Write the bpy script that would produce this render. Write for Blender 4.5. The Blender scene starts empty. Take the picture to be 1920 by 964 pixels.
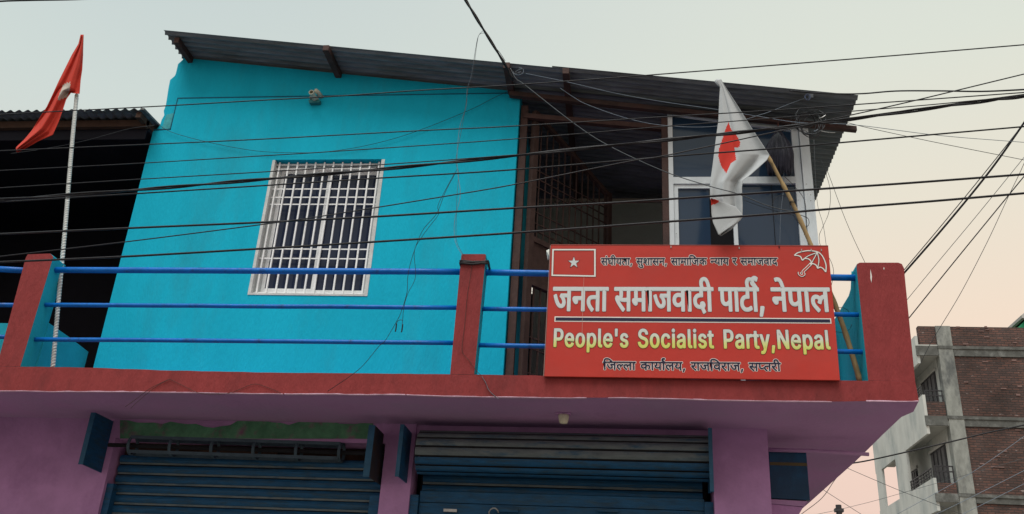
import bpy, bmesh, math, random
from mathutils import Vector, Matrix
random.seed(7)
S = bpy.context.scene
C = S.collection

# ---------------------------------------------------------------- camera
FOC = 1712.0
PITCH, ROLL, YAW = math.radians(24.188), math.radians(3.471), math.radians(-7.548)
CAM = Vector((0, 0, 1.6))
_cp, _sp = math.cos(PITCH), math.sin(PITCH)
AF = Vector((math.sin(YAW)*_cp, math.cos(YAW)*_cp, _sp))
_R = Vector((math.cos(YAW), -math.sin(YAW), 0)); _U = _R.cross(AF)
AR = _R*math.cos(ROLL) + _U*math.sin(ROLL)
AU = _U*math.cos(ROLL) - _R*math.sin(ROLL)
cd = bpy.data.cameras.new('camera'); cam = bpy.data.objects.new('camera', cd); C.objects.link(cam)
cam.matrix_world = Matrix(((AR.x, AU.x, -AF.x, CAM.x), (AR.y, AU.y, -AF.y, CAM.y), (AR.z, AU.z, -AF.z, CAM.z), (0, 0, 0, 1)))
cd.sensor_width = 36; cd.lens = 36*FOC/1920; cd.clip_start = 0.05; cd.clip_end = 2000
S.camera = cam
S.view_settings.view_transform = 'Standard'; S.view_settings.look = 'None'
S.view_settings.exposure = 0.0; S.view_settings.gamma = 1
S.cycles.max_bounces = 6

# ---------------------------------------------------------------- sky and sun
SUN_EL, SUN_AZ = math.radians(64), math.radians(198)      # behind the photographer's back, a little to the left
w = bpy.data.worlds.new('World'); S.world = w; w.use_nodes = True
nt = w.node_tree; nt.nodes.clear(); N = nt.nodes.new; LK = nt.links.new
out = N('ShaderNodeOutputWorld'); bg = N('ShaderNodeBackground'); bg.inputs['Strength'].default_value = 0.1
sky = N('ShaderNodeTexSky'); sky.sky_type = 'NISHITA'; sky.sun_disc = False
sky.sun_elevation = SUN_EL; sky.sun_rotation = SUN_AZ; sky.dust_density = 4; sky.air_density = 1.2
tc = N('ShaderNodeTexCoord'); sx = N('ShaderNodeSeparateXYZ'); LK(tc.outputs['Generated'], sx.inputs[0])
ramp = N('ShaderNodeValToRGB'); cr = ramp.color_ramp
stops = [(0.0, (7.6, 5.4, 4.6)), (0.22, (8.5, 6.2, 5.1)), (0.33, (8.7, 7.0, 5.5)), (0.45, (7.9, 7.3, 6.0)), (0.58, (7.0, 7.3, 6.4)), (0.8, (6.1, 6.7, 6.5))]
while len(cr.elements) < len(stops): cr.elements.new(0.5)
for e, (p, c) in zip(cr.elements, stops): e.position = p; e.color = (*[v/10 for v in c], 1)
LK(sx.outputs['Z'], ramp.inputs[0])
rampL = N('ShaderNodeValToRGB'); cl = rampL.color_ramp
stL = [(0.0, (6.8, 5.8, 5.4)), (0.35, (6.6, 6.7, 6.1)), (0.5, (6.0, 6.7, 6.3)), (0.62, (5.4, 6.15, 6.05)), (0.8, (5.0, 5.9, 6.0))]
while len(cl.elements) < len(stL): cl.elements.new(0.5)
for e, (p, c) in zip(cl.elements, stL): e.position = p; e.color = (*[v/10 for v in c], 1)
LK(sx.outputs['Z'], rampL.inputs[0])
mr = N('ShaderNodeMapRange'); mr.interpolation_type = 'SMOOTHSTEP'
mr.inputs[1].default_value = -0.55; mr.inputs[2].default_value = 0.25; LK(sx.outputs['X'], mr.inputs[0])
mx = N('ShaderNodeMix'); mx.data_type = 'RGBA'; LK(mr.outputs[0], mx.inputs[0]); LK(rampL.outputs[0], mx.inputs[6]); LK(ramp.outputs[0], mx.inputs[7])
sc = N('ShaderNodeVectorMath'); sc.operation = 'SCALE'; sc.inputs['Scale'].default_value = 11.3; LK(mx.outputs[2], sc.inputs[0])
m2 = N('ShaderNodeMix'); m2.data_type = 'RGBA'; m2.inputs[0].default_value = 0.9      # thick evening haze over the clear sky
LK(sky.outputs[0], m2.inputs[6]); LK(sc.outputs[0], m2.inputs[7])
LK(m2.outputs[2], bg.inputs['Color']); LK(bg.outputs[0], out.inputs[0])
sd = bpy.data.lights.new('sun', 'SUN'); sd.energy = 2.9; sd.angle = math.radians(38); sd.color = (1, .96, .9)
so = bpy.data.objects.new('sun', sd); C.objects.link(so)
sdir = Vector((math.sin(SUN_AZ)*math.cos(SUN_EL), math.cos(SUN_AZ)*math.cos(SUN_EL), math.sin(SUN_EL)))
so.rotation_euler = sdir.to_track_quat('Z', 'Y').to_euler()

# ---------------------------------------------------------------- helpers
def ray(px, py): return AF + AR*((px-960)/FOC) - AU*((py-482)/FOC)
def P(px, py, X=None, Y=None, Z=None):
    d = ray(px, py)
    t = (Y-CAM.y)/d.y if Y is not None else (Z-CAM.z)/d.z if Z is not None else (X-CAM.x)/d.x
    return CAM + d*t
GS = 0.0455
def Pg(px, py, off=0.0):            # the ground floor wall, a touch out of parallel with the balcony edge
    d = ray(px, py); k = 5.86 + GS*0.91 + off
    return CAM + d*((k-CAM.y-GS*CAM.x)/(d.y+GS*d.x))
def yg(x, off=0.0): return 5.86 + GS*(0.91-x) + off

MATS = {}
def mat(name, col, rough=0.7, var=0.12, scale=6.0, bump=0.15, bscale=60.0, metal=0.0, col2=None, c2amt=0.5, c2scale=2.0, stretch=None, spec=0.22, trans=0.0):
    if name in MATS: return MATS[name]
    m = bpy.data.materials.new(name); m.use_nodes = True; n = m.node_tree; A = n.nodes.new; L = n.links.new
    b = n.nodes['Principled BSDF']; b.inputs['Roughness'].default_value = rough; b.inputs['Metallic'].default_value = metal
    b.inputs['Specular IOR Level'].default_value = spec
    t = A('ShaderNodeTexCoord'); mp = A('ShaderNodeMapping'); L(t.outputs['Object'], mp.inputs[0])
    if stretch: mp.inputs['Scale'].default_value = stretch
    n1 = A('ShaderNodeTexNoise'); n1.inputs['Scale'].default_value = scale; n1.inputs['Detail'].default_value = 6; n1.inputs['Roughness'].default_value = .65
    L(mp.outputs[0], n1.inputs[0])
    r = A('ShaderNodeMapRange'); r.inputs[1].default_value = .3; r.inputs[2].default_value = .7; r.inputs[3].default_value = 1-var; r.inputs[4].default_value = 1+var
    L(n1.outputs[0], r.inputs[0])
    v = A('ShaderNodeVectorMath'); v.operation = 'SCALE'; L(r.outputs[0], v.inputs['Scale'])
    if col2:
        n2 = A('ShaderNodeTexNoise'); n2.inputs['Scale'].default_value = c2scale; n2.inputs['Detail'].default_value = 8; n2.inputs['Roughness'].default_value = .7; L(mp.outputs[0], n2.inputs[0])
        q = A('ShaderNodeMapRange'); q.inputs[1].default_value = 1-c2amt-.08; q.inputs[2].default_value = 1-c2amt+.08; L(n2.outputs[0], q.inputs[0])
        x = A('ShaderNodeMix'); x.data_type = 'RGBA'; x.inputs[6].default_value = (*col, 1); x.inputs[7].default_value = (*col2, 1); L(q.outputs[0], x.inputs[0]); L(x.outputs[2], v.inputs[0])
    else: v.inputs[0].default_value = col
    L(v.outputs[0], b.inputs['Base Color'])
    if bump:
        n3 = A('ShaderNodeTexNoise'); n3.inputs['Scale'].default_value = bscale; n3.inputs['Detail'].default_value = 4; L(mp.outputs[0], n3.inputs[0])
        bp = A('ShaderNodeBump'); bp.inputs['Strength'].default_value = bump; bp.inputs['Distance'].default_value = 0.01; L(n3.outputs[0], bp.inputs['Height']); L(bp.outputs[0], b.inputs['Normal'])
    MATS[name] = m; return m

CYAN = (.012, .40, .62)
M_cyan = mat('cyan wall paint', (.008, .41, .59), .85, .08, 3, .35, 50, col2=(.016, .35, .49), c2amt=.40, c2scale=1.1, stretch=(1.6, 1, .45), spec=.1)
M_teal = mat('teal wall paint', (.012, .36, .48), .75, .10, 4, .2, 70)
M_green_trim = mat('bare plaster', (.25, .33, .30), .9, .2, 8, .3, 60)
M_red = mat('dull red paint', (.245, .040, .042), .85, .12, 9, .45, 45, col2=(.185, .034, .036), c2amt=.44, c2scale=2.2, stretch=(1.8, 1, .7))
M_lip = mat('pale paint lip', (.62, .42, .55), .8, .2, 20, .3)
M_purple = mat('mauve wall paint', (.42, .23, .45), .85, .13, 5, .35, 40, col2=(.34, .18, .37), c2amt=.40, c2scale=2)
M_soffit = mat('mauve soffit paint', (.42, .24, .45), .9, .12, 3, .35, 40, col2=(.34, .22, .38), c2amt=.5, c2scale=1.5)
M_grn = mat('old green plaster', (.09, .24, .14), .9, .3, 12, .4, 60, col2=(.20, .10, .16), c2amt=.38, c2scale=9)
M_rail = mat('blue gloss paint', (.004, .13, .50), .35, .18, 9, .2, 60, col2=(.02, .06, .20), c2amt=.36, c2scale=14)
M_blue = mat('shutter blue paint', (.010, .072, .165), .55, .25, 10, .2, 50, col2=(.022, .06, .10), c2amt=.44, c2scale=7, stretch=(1, 1, 6))
M_slatgrey = mat('bare galvanised slat', (.12, .15, .16), .6, .22, 9, .15, 50, metal=.1, col2=(.04, .09, .14), c2amt=.42, c2scale=5, stretch=(1, 4, 4))
M_dark = mat('near black grey', (.014, .015, .018), .9, .3, 6, .2)  # even near-black tone for slat grooves, shutter backing, shaft and fittings
M_black = mat('flat black', (.006, .006, .008), .95, .2, 6, 0)  # black sheets standing in for unlit hollows; also the curtain
M_rust = mat('brown steel', (.065, .036, .032), .7, .25, 14, .25, 80, col2=(.05, .03, .027), c2amt=.45, c2scale=8)
M_beam = mat('red oxide steel', (.13, .045, .035), .75, .25, 12, .2, col2=(.06, .04, .036), c2amt=.45, c2scale=6)
M_tin = mat('weathered roofing tin', (.155, .175, .195), .6, .25, 7, .15, 50, metal=.1, col2=(.11, .12, .12), c2amt=.45, c2scale=3, stretch=(.5, 3, 3))
M_tinblue = mat('blue painted tin', (.05, .06, .16), .6, .2, 8, .1)
M_alu = mat('white aluminium', (.62, .68, .72), .4, .10, 9, .08, 60, col2=(.48, .54, .58), c2amt=.38, c2scale=6, stretch=(1, 1, .3))
M_white = mat('white window paint', (.80, .83, .85), .5, .12, 15, .15, 70, col2=(.5, .5, .46), c2amt=.32, c2scale=16)
M_stucco = mat('white plaster surround', (.55, .58, .58), .85, .15, 12, .3, 60)
M_glass = mat('dark glass', (.018, .026, .055), .05, .05, 2, .02, 4, spec=.28)
M_glass2 = mat('tinted glass', (.020, .042, .080), .10, .05, 2, .03, 3, spec=.4)
M_board = mat('printed board red', (.47, .040, .030), .5, .07, 2.0, .35, 5, col2=(.43, .045, .036), c2amt=.45, c2scale=1.5)
M_silver = mat('printed silver', (.60, .65, .67), .4, .03, 5, 0)
M_navy = mat('printed navy', (.018, .018, .05), .45, .05, 5, 0)
M_pwhite = mat('printed white', (.75, .74, .72), .45, .03, 5, 0)
M_maroon = mat('printed dark outline', (.05, .016, .018), .45, .05, 5, 0)
M_wire = mat('black cable rubber', (.016, .016, .02), .4, .2, 30, .1)
M_wiregrey = mat('grey cable sheath', (.07, .08, .09), .6, .25, 30, .1)
M_wirelt = mat('blue grey wire', (.16, .20, .25), .5, .25, 30, .1)
M_flag = mat('red flag cloth', (.48, .045, .03), .85, .10, 6, .15, 150)
M_fwhite = mat('white flag cloth', (.42, .45, .47), .85, .08, 5, .12, 150)
M_fred = mat('red print on cloth', (.50, .035, .025), .85, .06, 6, .1, 150)
M_bamboo = mat('dry bamboo', (.36, .26, .13), .65, .22, 20, .2, 60, stretch=(1, 1, .2))
M_rope = mat('white twisted tape', (.62, .66, .66), .6, .15, 30, .2)
M_stick = mat('pale stick', (.62, .52, .42), .7, .15, 20, .1)
M_conc = mat('weathered concrete', (.25, .265, .25), .9, .3, 3, .3, 12, col2=(.12, .13, .13), c2amt=.44, c2scale=1.2, stretch=(1, 1, .5))
M_conc2 = mat('dark concrete', (.10, .105, .10), .9, .3, 3, .3, 12, col2=(.18, .19, .185), c2amt=.42, c2scale=2)
M_wplast = mat('off white plaster', (.52, .54, .52), .85, .10, 2, .15, 8, col2=(.34, .38, .38), c2amt=.42, c2scale=.6, stretch=(1, 1, .4))
M_ceil = mat('grey plaster', (.44, .45, .43), .9, .1, 1.5, .1)
M_cream = mat('cream plastic', (.62, .60, .46), .5, .2, 30, .1)
M_pipe = mat('aged pvc', (.50, .50, .40), .6, .3, 40, .1)
M_door = mat('dark stained door', (.035, .035, .04), .5, .2, 3, .1)
M_hair = mat('dark fibre', (.022, .022, .035), .6, .3, 30, .3, 100)
M_paper = mat('pale paper', (.55, .58, .55), .8, .2, 30, .1)
M_steel = mat('worn steel', (.35, .36, .36), .35, .2, 30, .1, metal=.7)
M_greensheet = mat('green sheet', (.01, .22, .10), .5, .1, 3, 0)
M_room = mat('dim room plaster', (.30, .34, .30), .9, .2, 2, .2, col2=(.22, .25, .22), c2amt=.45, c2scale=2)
M_nroom = mat('unlit room black', (.010, .011, .018), .8, .3, 2, .1)  # near-black lining: the rooms' darkness is put into the colour
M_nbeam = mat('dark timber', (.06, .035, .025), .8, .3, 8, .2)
M_ground = mat('dusty street', (.24, .21, .18), .95, .2, 1.2, .3, 8)
M_road = mat('asphalt', (.06, .06, .06), .9, .2, 2, .3, 30)

def grad_mat():                     # the English line is printed as a silver-to-lime gradient
    m = bpy.data.materials.new('printed silver to lime'); m.use_nodes = True; n = m.node_tree; A = n.nodes.new; L = n.links.new
    t = A('ShaderNodeTexCoord'); s = A('ShaderNodeSeparateXYZ'); L(t.outputs['Generated'], s.inputs[0])
    r = A('ShaderNodeValToRGB'); e = r.color_ramp.elements
    e[0].position = .22; e[0].color = (.62, .64, .14, 1); e[1].position = .9; e[1].color = (.56, .60, .60, 1)
    x = r.color_ramp.elements.new(.45); x.color = (.62, .68, .30, 1); x = r.color_ramp.elements.new(.62); x.color = (.62, .67, .58, 1)
    L(s.outputs['Z'], r.inputs[0]); b = n.nodes['Principled BSDF']; b.inputs['Roughness'].default_value = .42; L(r.outputs[0], b.inputs['Base Color'])
    return m
M_grad = grad_mat()

def brick_mat():
    m = bpy.data.materials.new('old red brickwork'); m.use_nodes = True; n = m.node_tree; A = n.nodes.new; L = n.links.new
    t = A('ShaderNodeTexCoord'); s = A('ShaderNodeSeparateXYZ'); L(t.outputs['Object'], s.inputs[0])
    nz = A('ShaderNodeTexNoise'); nz.inputs['Scale'].default_value = 3; nz.inputs['Detail'].default_value = 4; L(t.outputs['Object'], nz.inputs[0])
    ma = A('ShaderNodeMath'); ma.operation = 'MULTIPLY_ADD'; ma.inputs[1].default_value = .07; L(nz.outputs[0], ma.inputs[0]); L(s.outputs['Z'], ma.inputs[2])
    ad = A('ShaderNodeMath'); ad.operation = 'ADD'; L(s.outputs['X'], ad.inputs[0]); L(s.outputs['Y'], ad.inputs[1])
    cb = A('ShaderNodeCombineXYZ'); L(ad.outputs[0], cb.inputs[0]); L(ma.outputs[0], cb.inputs[1])
    br = A('ShaderNodeTexBrick'); L(cb.outputs[0], br.inputs[0]); br.inputs['Scale'].default_value = 1; br.inputs['Brick Width'].default_value = .30; br.inputs['Row Height'].default_value = .105
    br.inputs['Mortar Size'].default_value = .016; br.inputs['Mortar Smooth'].default_value = .4; br.inputs['Bias'].default_value = -.1
    br.inputs['Color1'].default_value = (.135, .068, .054, 1); br.inputs['Color2'].default_value = (.072, .048, .044, 1); br.inputs['Mortar'].default_value = (.055, .045, .043, 1)
    n2 = A('ShaderNodeTexNoise'); n2.inputs['Scale'].default_value = .35; n2.inputs['Detail'].default_value = 8; n2.inputs['Roughness'].default_value = .7; L(t.outputs['Object'], n2.inputs[0])
    r2 = A('ShaderNodeMapRange'); r2.inputs[1].default_value = .35; r2.inputs[2].default_value = .65; r2.inputs[3].default_value = .45; r2.inputs[4].default_value = 1.25; L(n2.outputs[0], r2.inputs[0])
    v = A('ShaderNodeVectorMath'); v.operation = 'SCALE'; L(br.outputs[0], v.inputs[0]); L(r2.outputs[0], v.inputs['Scale'])
    # pale worn flecks, brick by brick
    mp = A('ShaderNodeMapping'); mp.inputs['Scale'].default_value = (2.6, 7, 1); L(cb.outputs[0], mp.inputs[0])
    n4 = A('ShaderNodeTexNoise'); n4.inputs['Scale'].default_value = 1.3; n4.inputs['Detail'].default_value = 3; L(mp.outputs[0], n4.inputs[0])
    r4 = A('ShaderNodeMapRange'); r4.inputs[1].default_value = .66; r4.inputs[2].default_value = .72; L(n4.outputs[0], r4.inputs[0])
    x = A('ShaderNodeMix'); x.data_type = 'RGBA'; L(r4.outputs[0], x.inputs[0]); L(v.outputs[0], x.inputs[6]); x.inputs[7].default_value = (.27, .22, .21, 1)
    b = n.nodes['Principled BSDF']; b.inputs['Roughness'].default_value = .9; L(x.outputs[2], b.inputs['Base Color'])
    bp = A('ShaderNodeBump'); bp.inputs['Strength'].default_value = .8; bp.inputs['Distance'].default_value = .05; L(br.outputs['Fac'], bp.inputs['Height']); bp.invert = True; L(bp.outputs[0], b.inputs['Normal'])
    return m
M_brick = brick_mat()

ORG = {}
def link(o, parent=None):
    C.objects.link(o)
    if parent: o.parent = parent
def thing(name, label, cat, loc, group=None):
    o = bpy.data.objects.new(name, None); o.empty_display_size = .1; o.location = loc; C.objects.link(o)
    o['label'] = label; o['category'] = cat
    if group: o['group'] = group
    ORG[o.name] = Vector(loc); return o
def mk(name, verts, faces, m, parent=None, label=None, cat=None, group=None, kind=None, smooth=False, mi=None, bevel=0):
    """verts in world metres -> one mesh object (origin: its parent's, or the verts' own centre foot)"""
    vs = [Vector(v) for v in verts]
    if parent: o0 = ORG[parent.name]
    else:
        o0 = Vector((sum(v.x for v in vs)/len(vs), sum(v.y for v in vs)/len(vs), min(v.z for v in vs)))
    me = bpy.data.meshes.new(name); me.from_pydata([v-o0 for v in vs], [], faces)
    for mm in (m if isinstance(m, (list, tuple)) else [m]): me.materials.append(mm)
    bm = bmesh.new(); bm.from_mesh(me)
    if mi:
        bm.faces.ensure_lookup_table()
        for f, k in zip(bm.faces, mi): f.material_index = k
    bmesh.ops.recalc_face_normals(bm, faces=bm.faces)
    if bevel: bmesh.ops.bevel(bm, geom=[e for e in bm.edges if e.is_manifold and e.calc_face_angle(0) > .6], offset=bevel, segments=2, affect='EDGES', profile=.6)
    if smooth:
        for f in bm.faces: f.smooth = True
    bm.to_mesh(me); bm.free()
    o = bpy.data.objects.new(name, me); link(o, parent)
    if parent: ORG[o.name] = o0
    else: o.location = o0; ORG[o.name] = o0
    if label: o['label'] = label
    if cat: o['category'] = cat
    if group: o['group'] = group
    if kind: o['kind'] = kind
    return o
class MB:
    def __init__(s): s.v = []; s.f = []; s.m = []
    def add(s, v, f, m=0):
        b = len(s.v); s.v += [Vector(p) for p in v]; s.f += [tuple(i+b for i in q) for q in f]; s.m += [m]*len(f); return s
    def box(s, x0, x1, y0, y1, z0, z1, m=0):
        return s.hexa([(x0, y0, z0), (x1, y0, z0), (x1, y1, z0), (x0, y1, z0)], [(x0, y0, z1), (x1, y0, z1), (x1, y1, z1), (x0, y1, z1)], m)
    def hexa(s, a, b, m=0):
        n = len(a)
        return s.add(list(a)+list(b), [tuple(range(n))[::-1], tuple(range(n, 2*n))]+[(i, (i+1) % n, (i+1) % n+n, i+n) for i in range(n)], m)
    def quadY(s, pts, y0, y1, m=0):     # pixel polygon put on the plane Y=y0 and run back to Y=y1
        a = [P(*p, Y=y0) for p in pts]; return s.hexa(a, [Vector((p.x, y1, p.z)) for p in a], m)
    def polyx(s, pts, y0, y1, m=0):     # polygon in (x,z)
        return s.hexa([(x, y0, z) for x, z in pts], [(x, y1, z) for x, z in pts], m)
    def tube(s, pts, r, n=6, m=0, cap=True):
        pts = [Vector(p) for p in pts]; rr = r if isinstance(r, (list, tuple)) else [r]*len(pts); vs = []
        for i, p in enumerate(pts):
            t = (pts[min(i+1, len(pts)-1)]-pts[max(i-1, 0)])
            if t.length < 1e-9: t = Vector((0, 0, 1))
            t.normalize(); ref = Vector((0, 0, 1)) if abs(t.z) < .9 else Vector((0, 1, 0))
            a = t.cross(ref).normalized(); b = t.cross(a)
            for k in range(n):
                an = 2*math.pi*k/n; vs.append(p+(a*math.cos(an)+b*math.sin(an))*rr[i])
        fs = [(i*n+k, i*n+(k+1) % n, (i+1)*n+(k+1) % n, (i+1)*n+k) for i in range(len(pts)-1) for k in range(n)]
        if cap: fs += [tuple(range(n))[::-1], tuple(range((len(pts)-1)*n, len(pts)*n))]
        return s.add(vs, fs, m)
    def mk(s, name, m, parent=None, **k):
        multi = isinstance(m, (list, tuple)) and len(m) > 1
        return mk(name, s.v, s.f, m, parent, mi=s.m if multi else None, **k)
def bx(name, m, parent, *a, **k): return MB().box(*a).mk(name, m, parent, **k)
def smooth_pts(pts, n=6):
    """Catmull-Rom through points"""
    pts = [Vector(p) for p in pts]
    if len(pts) < 3: return [pts[0].lerp(pts[-1], i/n) for i in range(n+1)]
    q = [pts[0]*2-pts[1]]+pts+[pts[-1]*2-pts[-2]]; o = []
    for i in range(1, len(q)-2):
        for k in range(n):
            t = k/n; a, b, c, d = q[i-1], q[i], q[i+1], q[i+2]
            o.append(((b*2)+(c-a)*t+(a*2-b*5+c*4-d)*t*t+(b*3-a-c*3+d)*t**3)*.5)
    return o+[pts[-1]]
def inpoly(x, y, poly):
    c = False; j = len(poly)-1
    for i in range(len(poly)):
        if (poly[i][1] > y) != (poly[j][1] > y) and x < (poly[j][0]-poly[i][0])*(y-poly[i][1])/(poly[j][1]-poly[i][1])+poly[i][0]: c = not c
        j = i
    return c

# ---------------------------------------------------------------- ground
mk('ground', [(-600, -600, 0), (600, -600, 0), (600, 900, 0), (-600, 900, 0)], [(0, 1, 2, 3)], M_ground, kind='structure')
mk('road', [(-200, -6, .004), (200, -6, .004), (200, 2.2, .004), (-200, 2.2, .004)], [(0, 1, 2, 3)], M_road, kind='structure')

# ================================================================ the shop building
YF, YW = 5.21, 5.87
SZ = 3.06
B = thing('shop_building', 'two storey shop with cyan upper wall, red balcony edge and mauve ground floor', 'building', (-1, 6, 0))

# fascia: bottom edge and top edge follow the photograph's slightly uneven line
bot = [(-500, 733), (0, 733), (150, 734), (300, 735), (480, 738), (640, 739), (760, 740), (860, 743), (1000, 745), (1200, 746), (1400, 751), (1560, 753), (1723, 752)]
top = [(-500, 686), (0, 687), (150, 689), (300, 694), (480, 698), (640, 700), (760, 701), (860, 702), (1000, 704), (1200, 709), (1400, 713), (1560, 713), (1716, 715)]
def roughen(line, j, seed):         # hand finished edges: small dips and bumps
    rnd = random.Random(seed); o = []
    for (x0, y0), (x1, y1) in zip(line, line[1:]):
        k = max(1, int((x1-x0)/24))
        for i in range(k): t = i/k; o.append((x0+(x1-x0)*t, y0+(y1-y0)*t+(rnd.uniform(-j, j) if i else 0)))
    return o+[line[-1]]
bot = roughen(bot, .55, 1)
rs = [b_[0] for b_ in bot]
def tline(x):
    for (a, b), (c, d) in zip(top, top[1:]):
        if a <= x <= c: return b+(d-b)*(x-a)/(c-a)
    return top[-1][1]
rnd_ = random.Random(5)
top = [(min(x, 1716.0), tline(min(x, 1716.0))+(0 if x > 1620 or 30 > x > -20 else rnd_.uniform(-.3, .5))) for x in rs]
b3 = [P(*p, Y=YF) for p in bot]; t3 = [P(*p, Y=YF) for p in top]
m = MB(); n = len(b3)
vs = [(p.x, YF, p.z) for p in b3]+[(q.x, YF, q.z) for q in t3]+[(q.x, YF+.12, q.z+.004) for q in t3]+[(p.x, YF+.12, max(p.z, SZ)+.012) for p in b3]
fs = []
for i in range(n-1):
    for a, b in ((0, n), (n, 2*n), (2*n, 3*n), (3*n, 0)): fs.append((a+i, a+i+1, b+i+1, b+i))
fs += [(0, n, 2*n, 3*n), (n-1, 2*n-1, 3*n-1, 4*n-1)]
m.add(vs, fs); m.mk('fascia', M_red, B)
# pale paint lip under the fascia, ragged
m = MB()
def frag(x0, x1, t):
    k = max(2, int((x1-x0)/14)); xs = [x0+(x1-x0)*i/k for i in range(k+1)]
    def yb(x):
        for (a, b), (c, d) in zip(bot, bot[1:]):
            if a <= x <= c: return b+(d-b)*(x-a)/(c-a)
        return bot[-1][1]
    up = [P(x, yb(x)-t*.6*random.uniform(.1, 1.0), Y=YF-.002) for x in xs]; dn = [P(x, yb(x)+.4, Y=YF-.002) for x in xs]
    v = []; f = []
    for u, d in zip(up, dn): v += [u, d, (u.x, YF+.02, u.z), (d.x, YF+.02, d.z)]
    for i in range(k):
        a = 4*i; f += [(a, a+4, a+5, a+1), (a, a+2, a+6, a+4), (a+1, a+5, a+7, a+3)]
    m.add(v, f)
frag(-60, 330, 2.0); frag(330, 530, 1.6); frag(533, 760, 2.6); frag(762, 1100, 1.8); frag(1140, 1300, 1.3); frag(1300, 1560, 1.6); frag(1624, 1722, 3.2)
m.mk('paint_lip', M_lip, B)
# soffit slab under the balcony: outline on its own level
fr = [Vector((p.x, YF+.001, p.z)) for p in b3]
back_r = P(1490, 964, Z=SZ); far_r = CAM+(P(1450, 1000, Z=SZ)-CAM)
pr = P(1719, 754, Z=SZ)
m = MB(); v = [(p.x, p.y, p.z) for p in fr]+[(p.x, YF+.12, SZ) for p in fr]
k = len(fr); f = [(i, i+1, k+i+1, k+i) for i in range(k-1)]
m.add(v, f)
edge = [P(*q, Z=SZ) for q in ((1690, 782), (1655, 815), (1628, 842), (1601, 868), (1566, 899), (1518, 942), (1490, 966))]
poly = [(-7.5, YF+.12)]+[(p.x, YF+.12) for p in fr[1:]]+[(p.x, p.y) for p in edge]+[(edge[-1].x-.05, 12), (-7.5, 12)]
m.hexa([(x, y, SZ) for x, y in poly], [(x, y, SZ+.1) for x, y in poly])
m.mk('balcony_slab', M_soffit, B)

# pillars of the balcony: red face, teal sides
def pillar(pts, depth, lab=None, sidepx=None):
    a = [P(*p, Y=YF) for p in pts]; k = len(a)
    b = [Vector((p.x, YF+depth, p.z)) for p in a]
    fs = [tuple(range(k)), tuple(range(k, 2*k))]+[(i, (i+1) % k, (i+1) % k+k, i+k) for i in range(k)]
    o = mk('balcony_pillar', a+b, fs, [M_red, M_teal], B, mi=[0, 1]+[1]*k, label=lab)
    return o
pillar([(-6, 686.7), (48, 484), (52, 477), (94, 475.5), (100, 481), (38, 687.2)], .15, 'left balcony pillar, red face with teal side')
pillar([(844, 701.6), (865, 479), (866, 476.5), (909, 476.5), (911, 478), (889, 702.2)], .11, 'middle balcony pillar bound with black tape')
pillar([(1628, 713.6), (1606, 500), (1607, 495), (1612, 492.5), (1684, 492.5), (1691, 495), (1695, 503), (1716, 714.9)], .15, 'broad red corner pillar of the balcony')
# white scrape marks on the corner pillar
m = MB(); m.quadY([(1632, 505), (1635, 518), (1634, 530), (1632, 522)], YF-.0025, YF-.0003); m.quadY([(1657, 501), (1658.5, 503), (1657.5, 506), (1656.5, 504)], YF-.0025, YF-.0003)
m.mk('scrape_mark', M_pwhite, B)

# teal side parapet on the right, and side/divider low walls on the left
xs = P(1607, 520, Y=YF+.01).x
zpar = P(1592, 579, X=xs-.0).z
m = MB()
pa = [P(q[0], q[1], X=xs+.005) for q in ((1594, 513), (1590, 570), (1586, 577), (1576, 580))]
zt = pa[-1].z
side = [(YF+.14, 3.1), (YF+.14, pa[0].z), (YF+.20, zt+.02), (YF+.26, zt), (9.4, zt), (9.4, 3.1)]
m.hexa([(xs+.005, y, z) for y, z in side], [(xs+.13, y, z) for y, z in side])
m.mk('side_parapet', M_teal, B)
xd = P(94, 607, Y=YF+.16).x
dz = P(94, 607, Y=YF+.16).z
m = MB()
side = [(YF+.146, 3.1), (YF+.146, dz), (YF+.40, dz-.01), (YF+.66, dz-.03), (YF+.66, 3.1)]
m.hexa([(xd-.12, y, z) for y, z in side], [(xd, y, z) for y, z in side]); m.mk('divider_wall', M_teal, B)
bx('divider_wall', M_teal, B, -6.2, xd-.2, YF+.22, YF+.30, 3.1, P(5, 606, Y=YF+.22).z)

# handrails
def rail(x0, x1, pa, pb, r):
    a = P(*pa, Y=YF+.065); b = P(*pb, Y=YF+.065); d = (b.z-a.z)/(b.x-a.x)
    A_ = Vector((x0, YF+.065, a.z+(x0-a.x)*d)); B_ = Vector((x1, YF+.065, a.z+(x1-a.x)*d))
    pts = [A_.lerp(B_, i/10)+Vector((0, 0, random.uniform(-.0012, .0012))) for i in range(11)]
    o = MB().tube(pts, r, 14).mk('handrail', M_rail, B, smooth=True)
xl = P(92, 505, Y=YF+.065).x; xm0 = P(862, 507, Y=YF+.065).x; xm1 = P(905, 507, Y=YF+.065).x; xr = P(1611, 520, Y=YF+.065).x
for (pa, pb, pc, pd, r) in (((103, 506), (860, 509.5), (913, 511), (1600, 521), .0205), ((95, 571.5), (850, 577), (905, 579), (1610, 590.5), .0145), ((80, 636.5), (848, 643), (900, 647), (1612, 660), .0145)):
    rail(xl-.02, xm0+.02, pa, pb, r); rail(xm1-.02, xr+.01, pc, pd, r)
for y0, y1, r in ((505, 507, .0205), (572, 572.5, .0145), (632, 634, .0145)):
    rail(-6.2, xl-.10, (0, y0), (40, y1), r)

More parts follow.
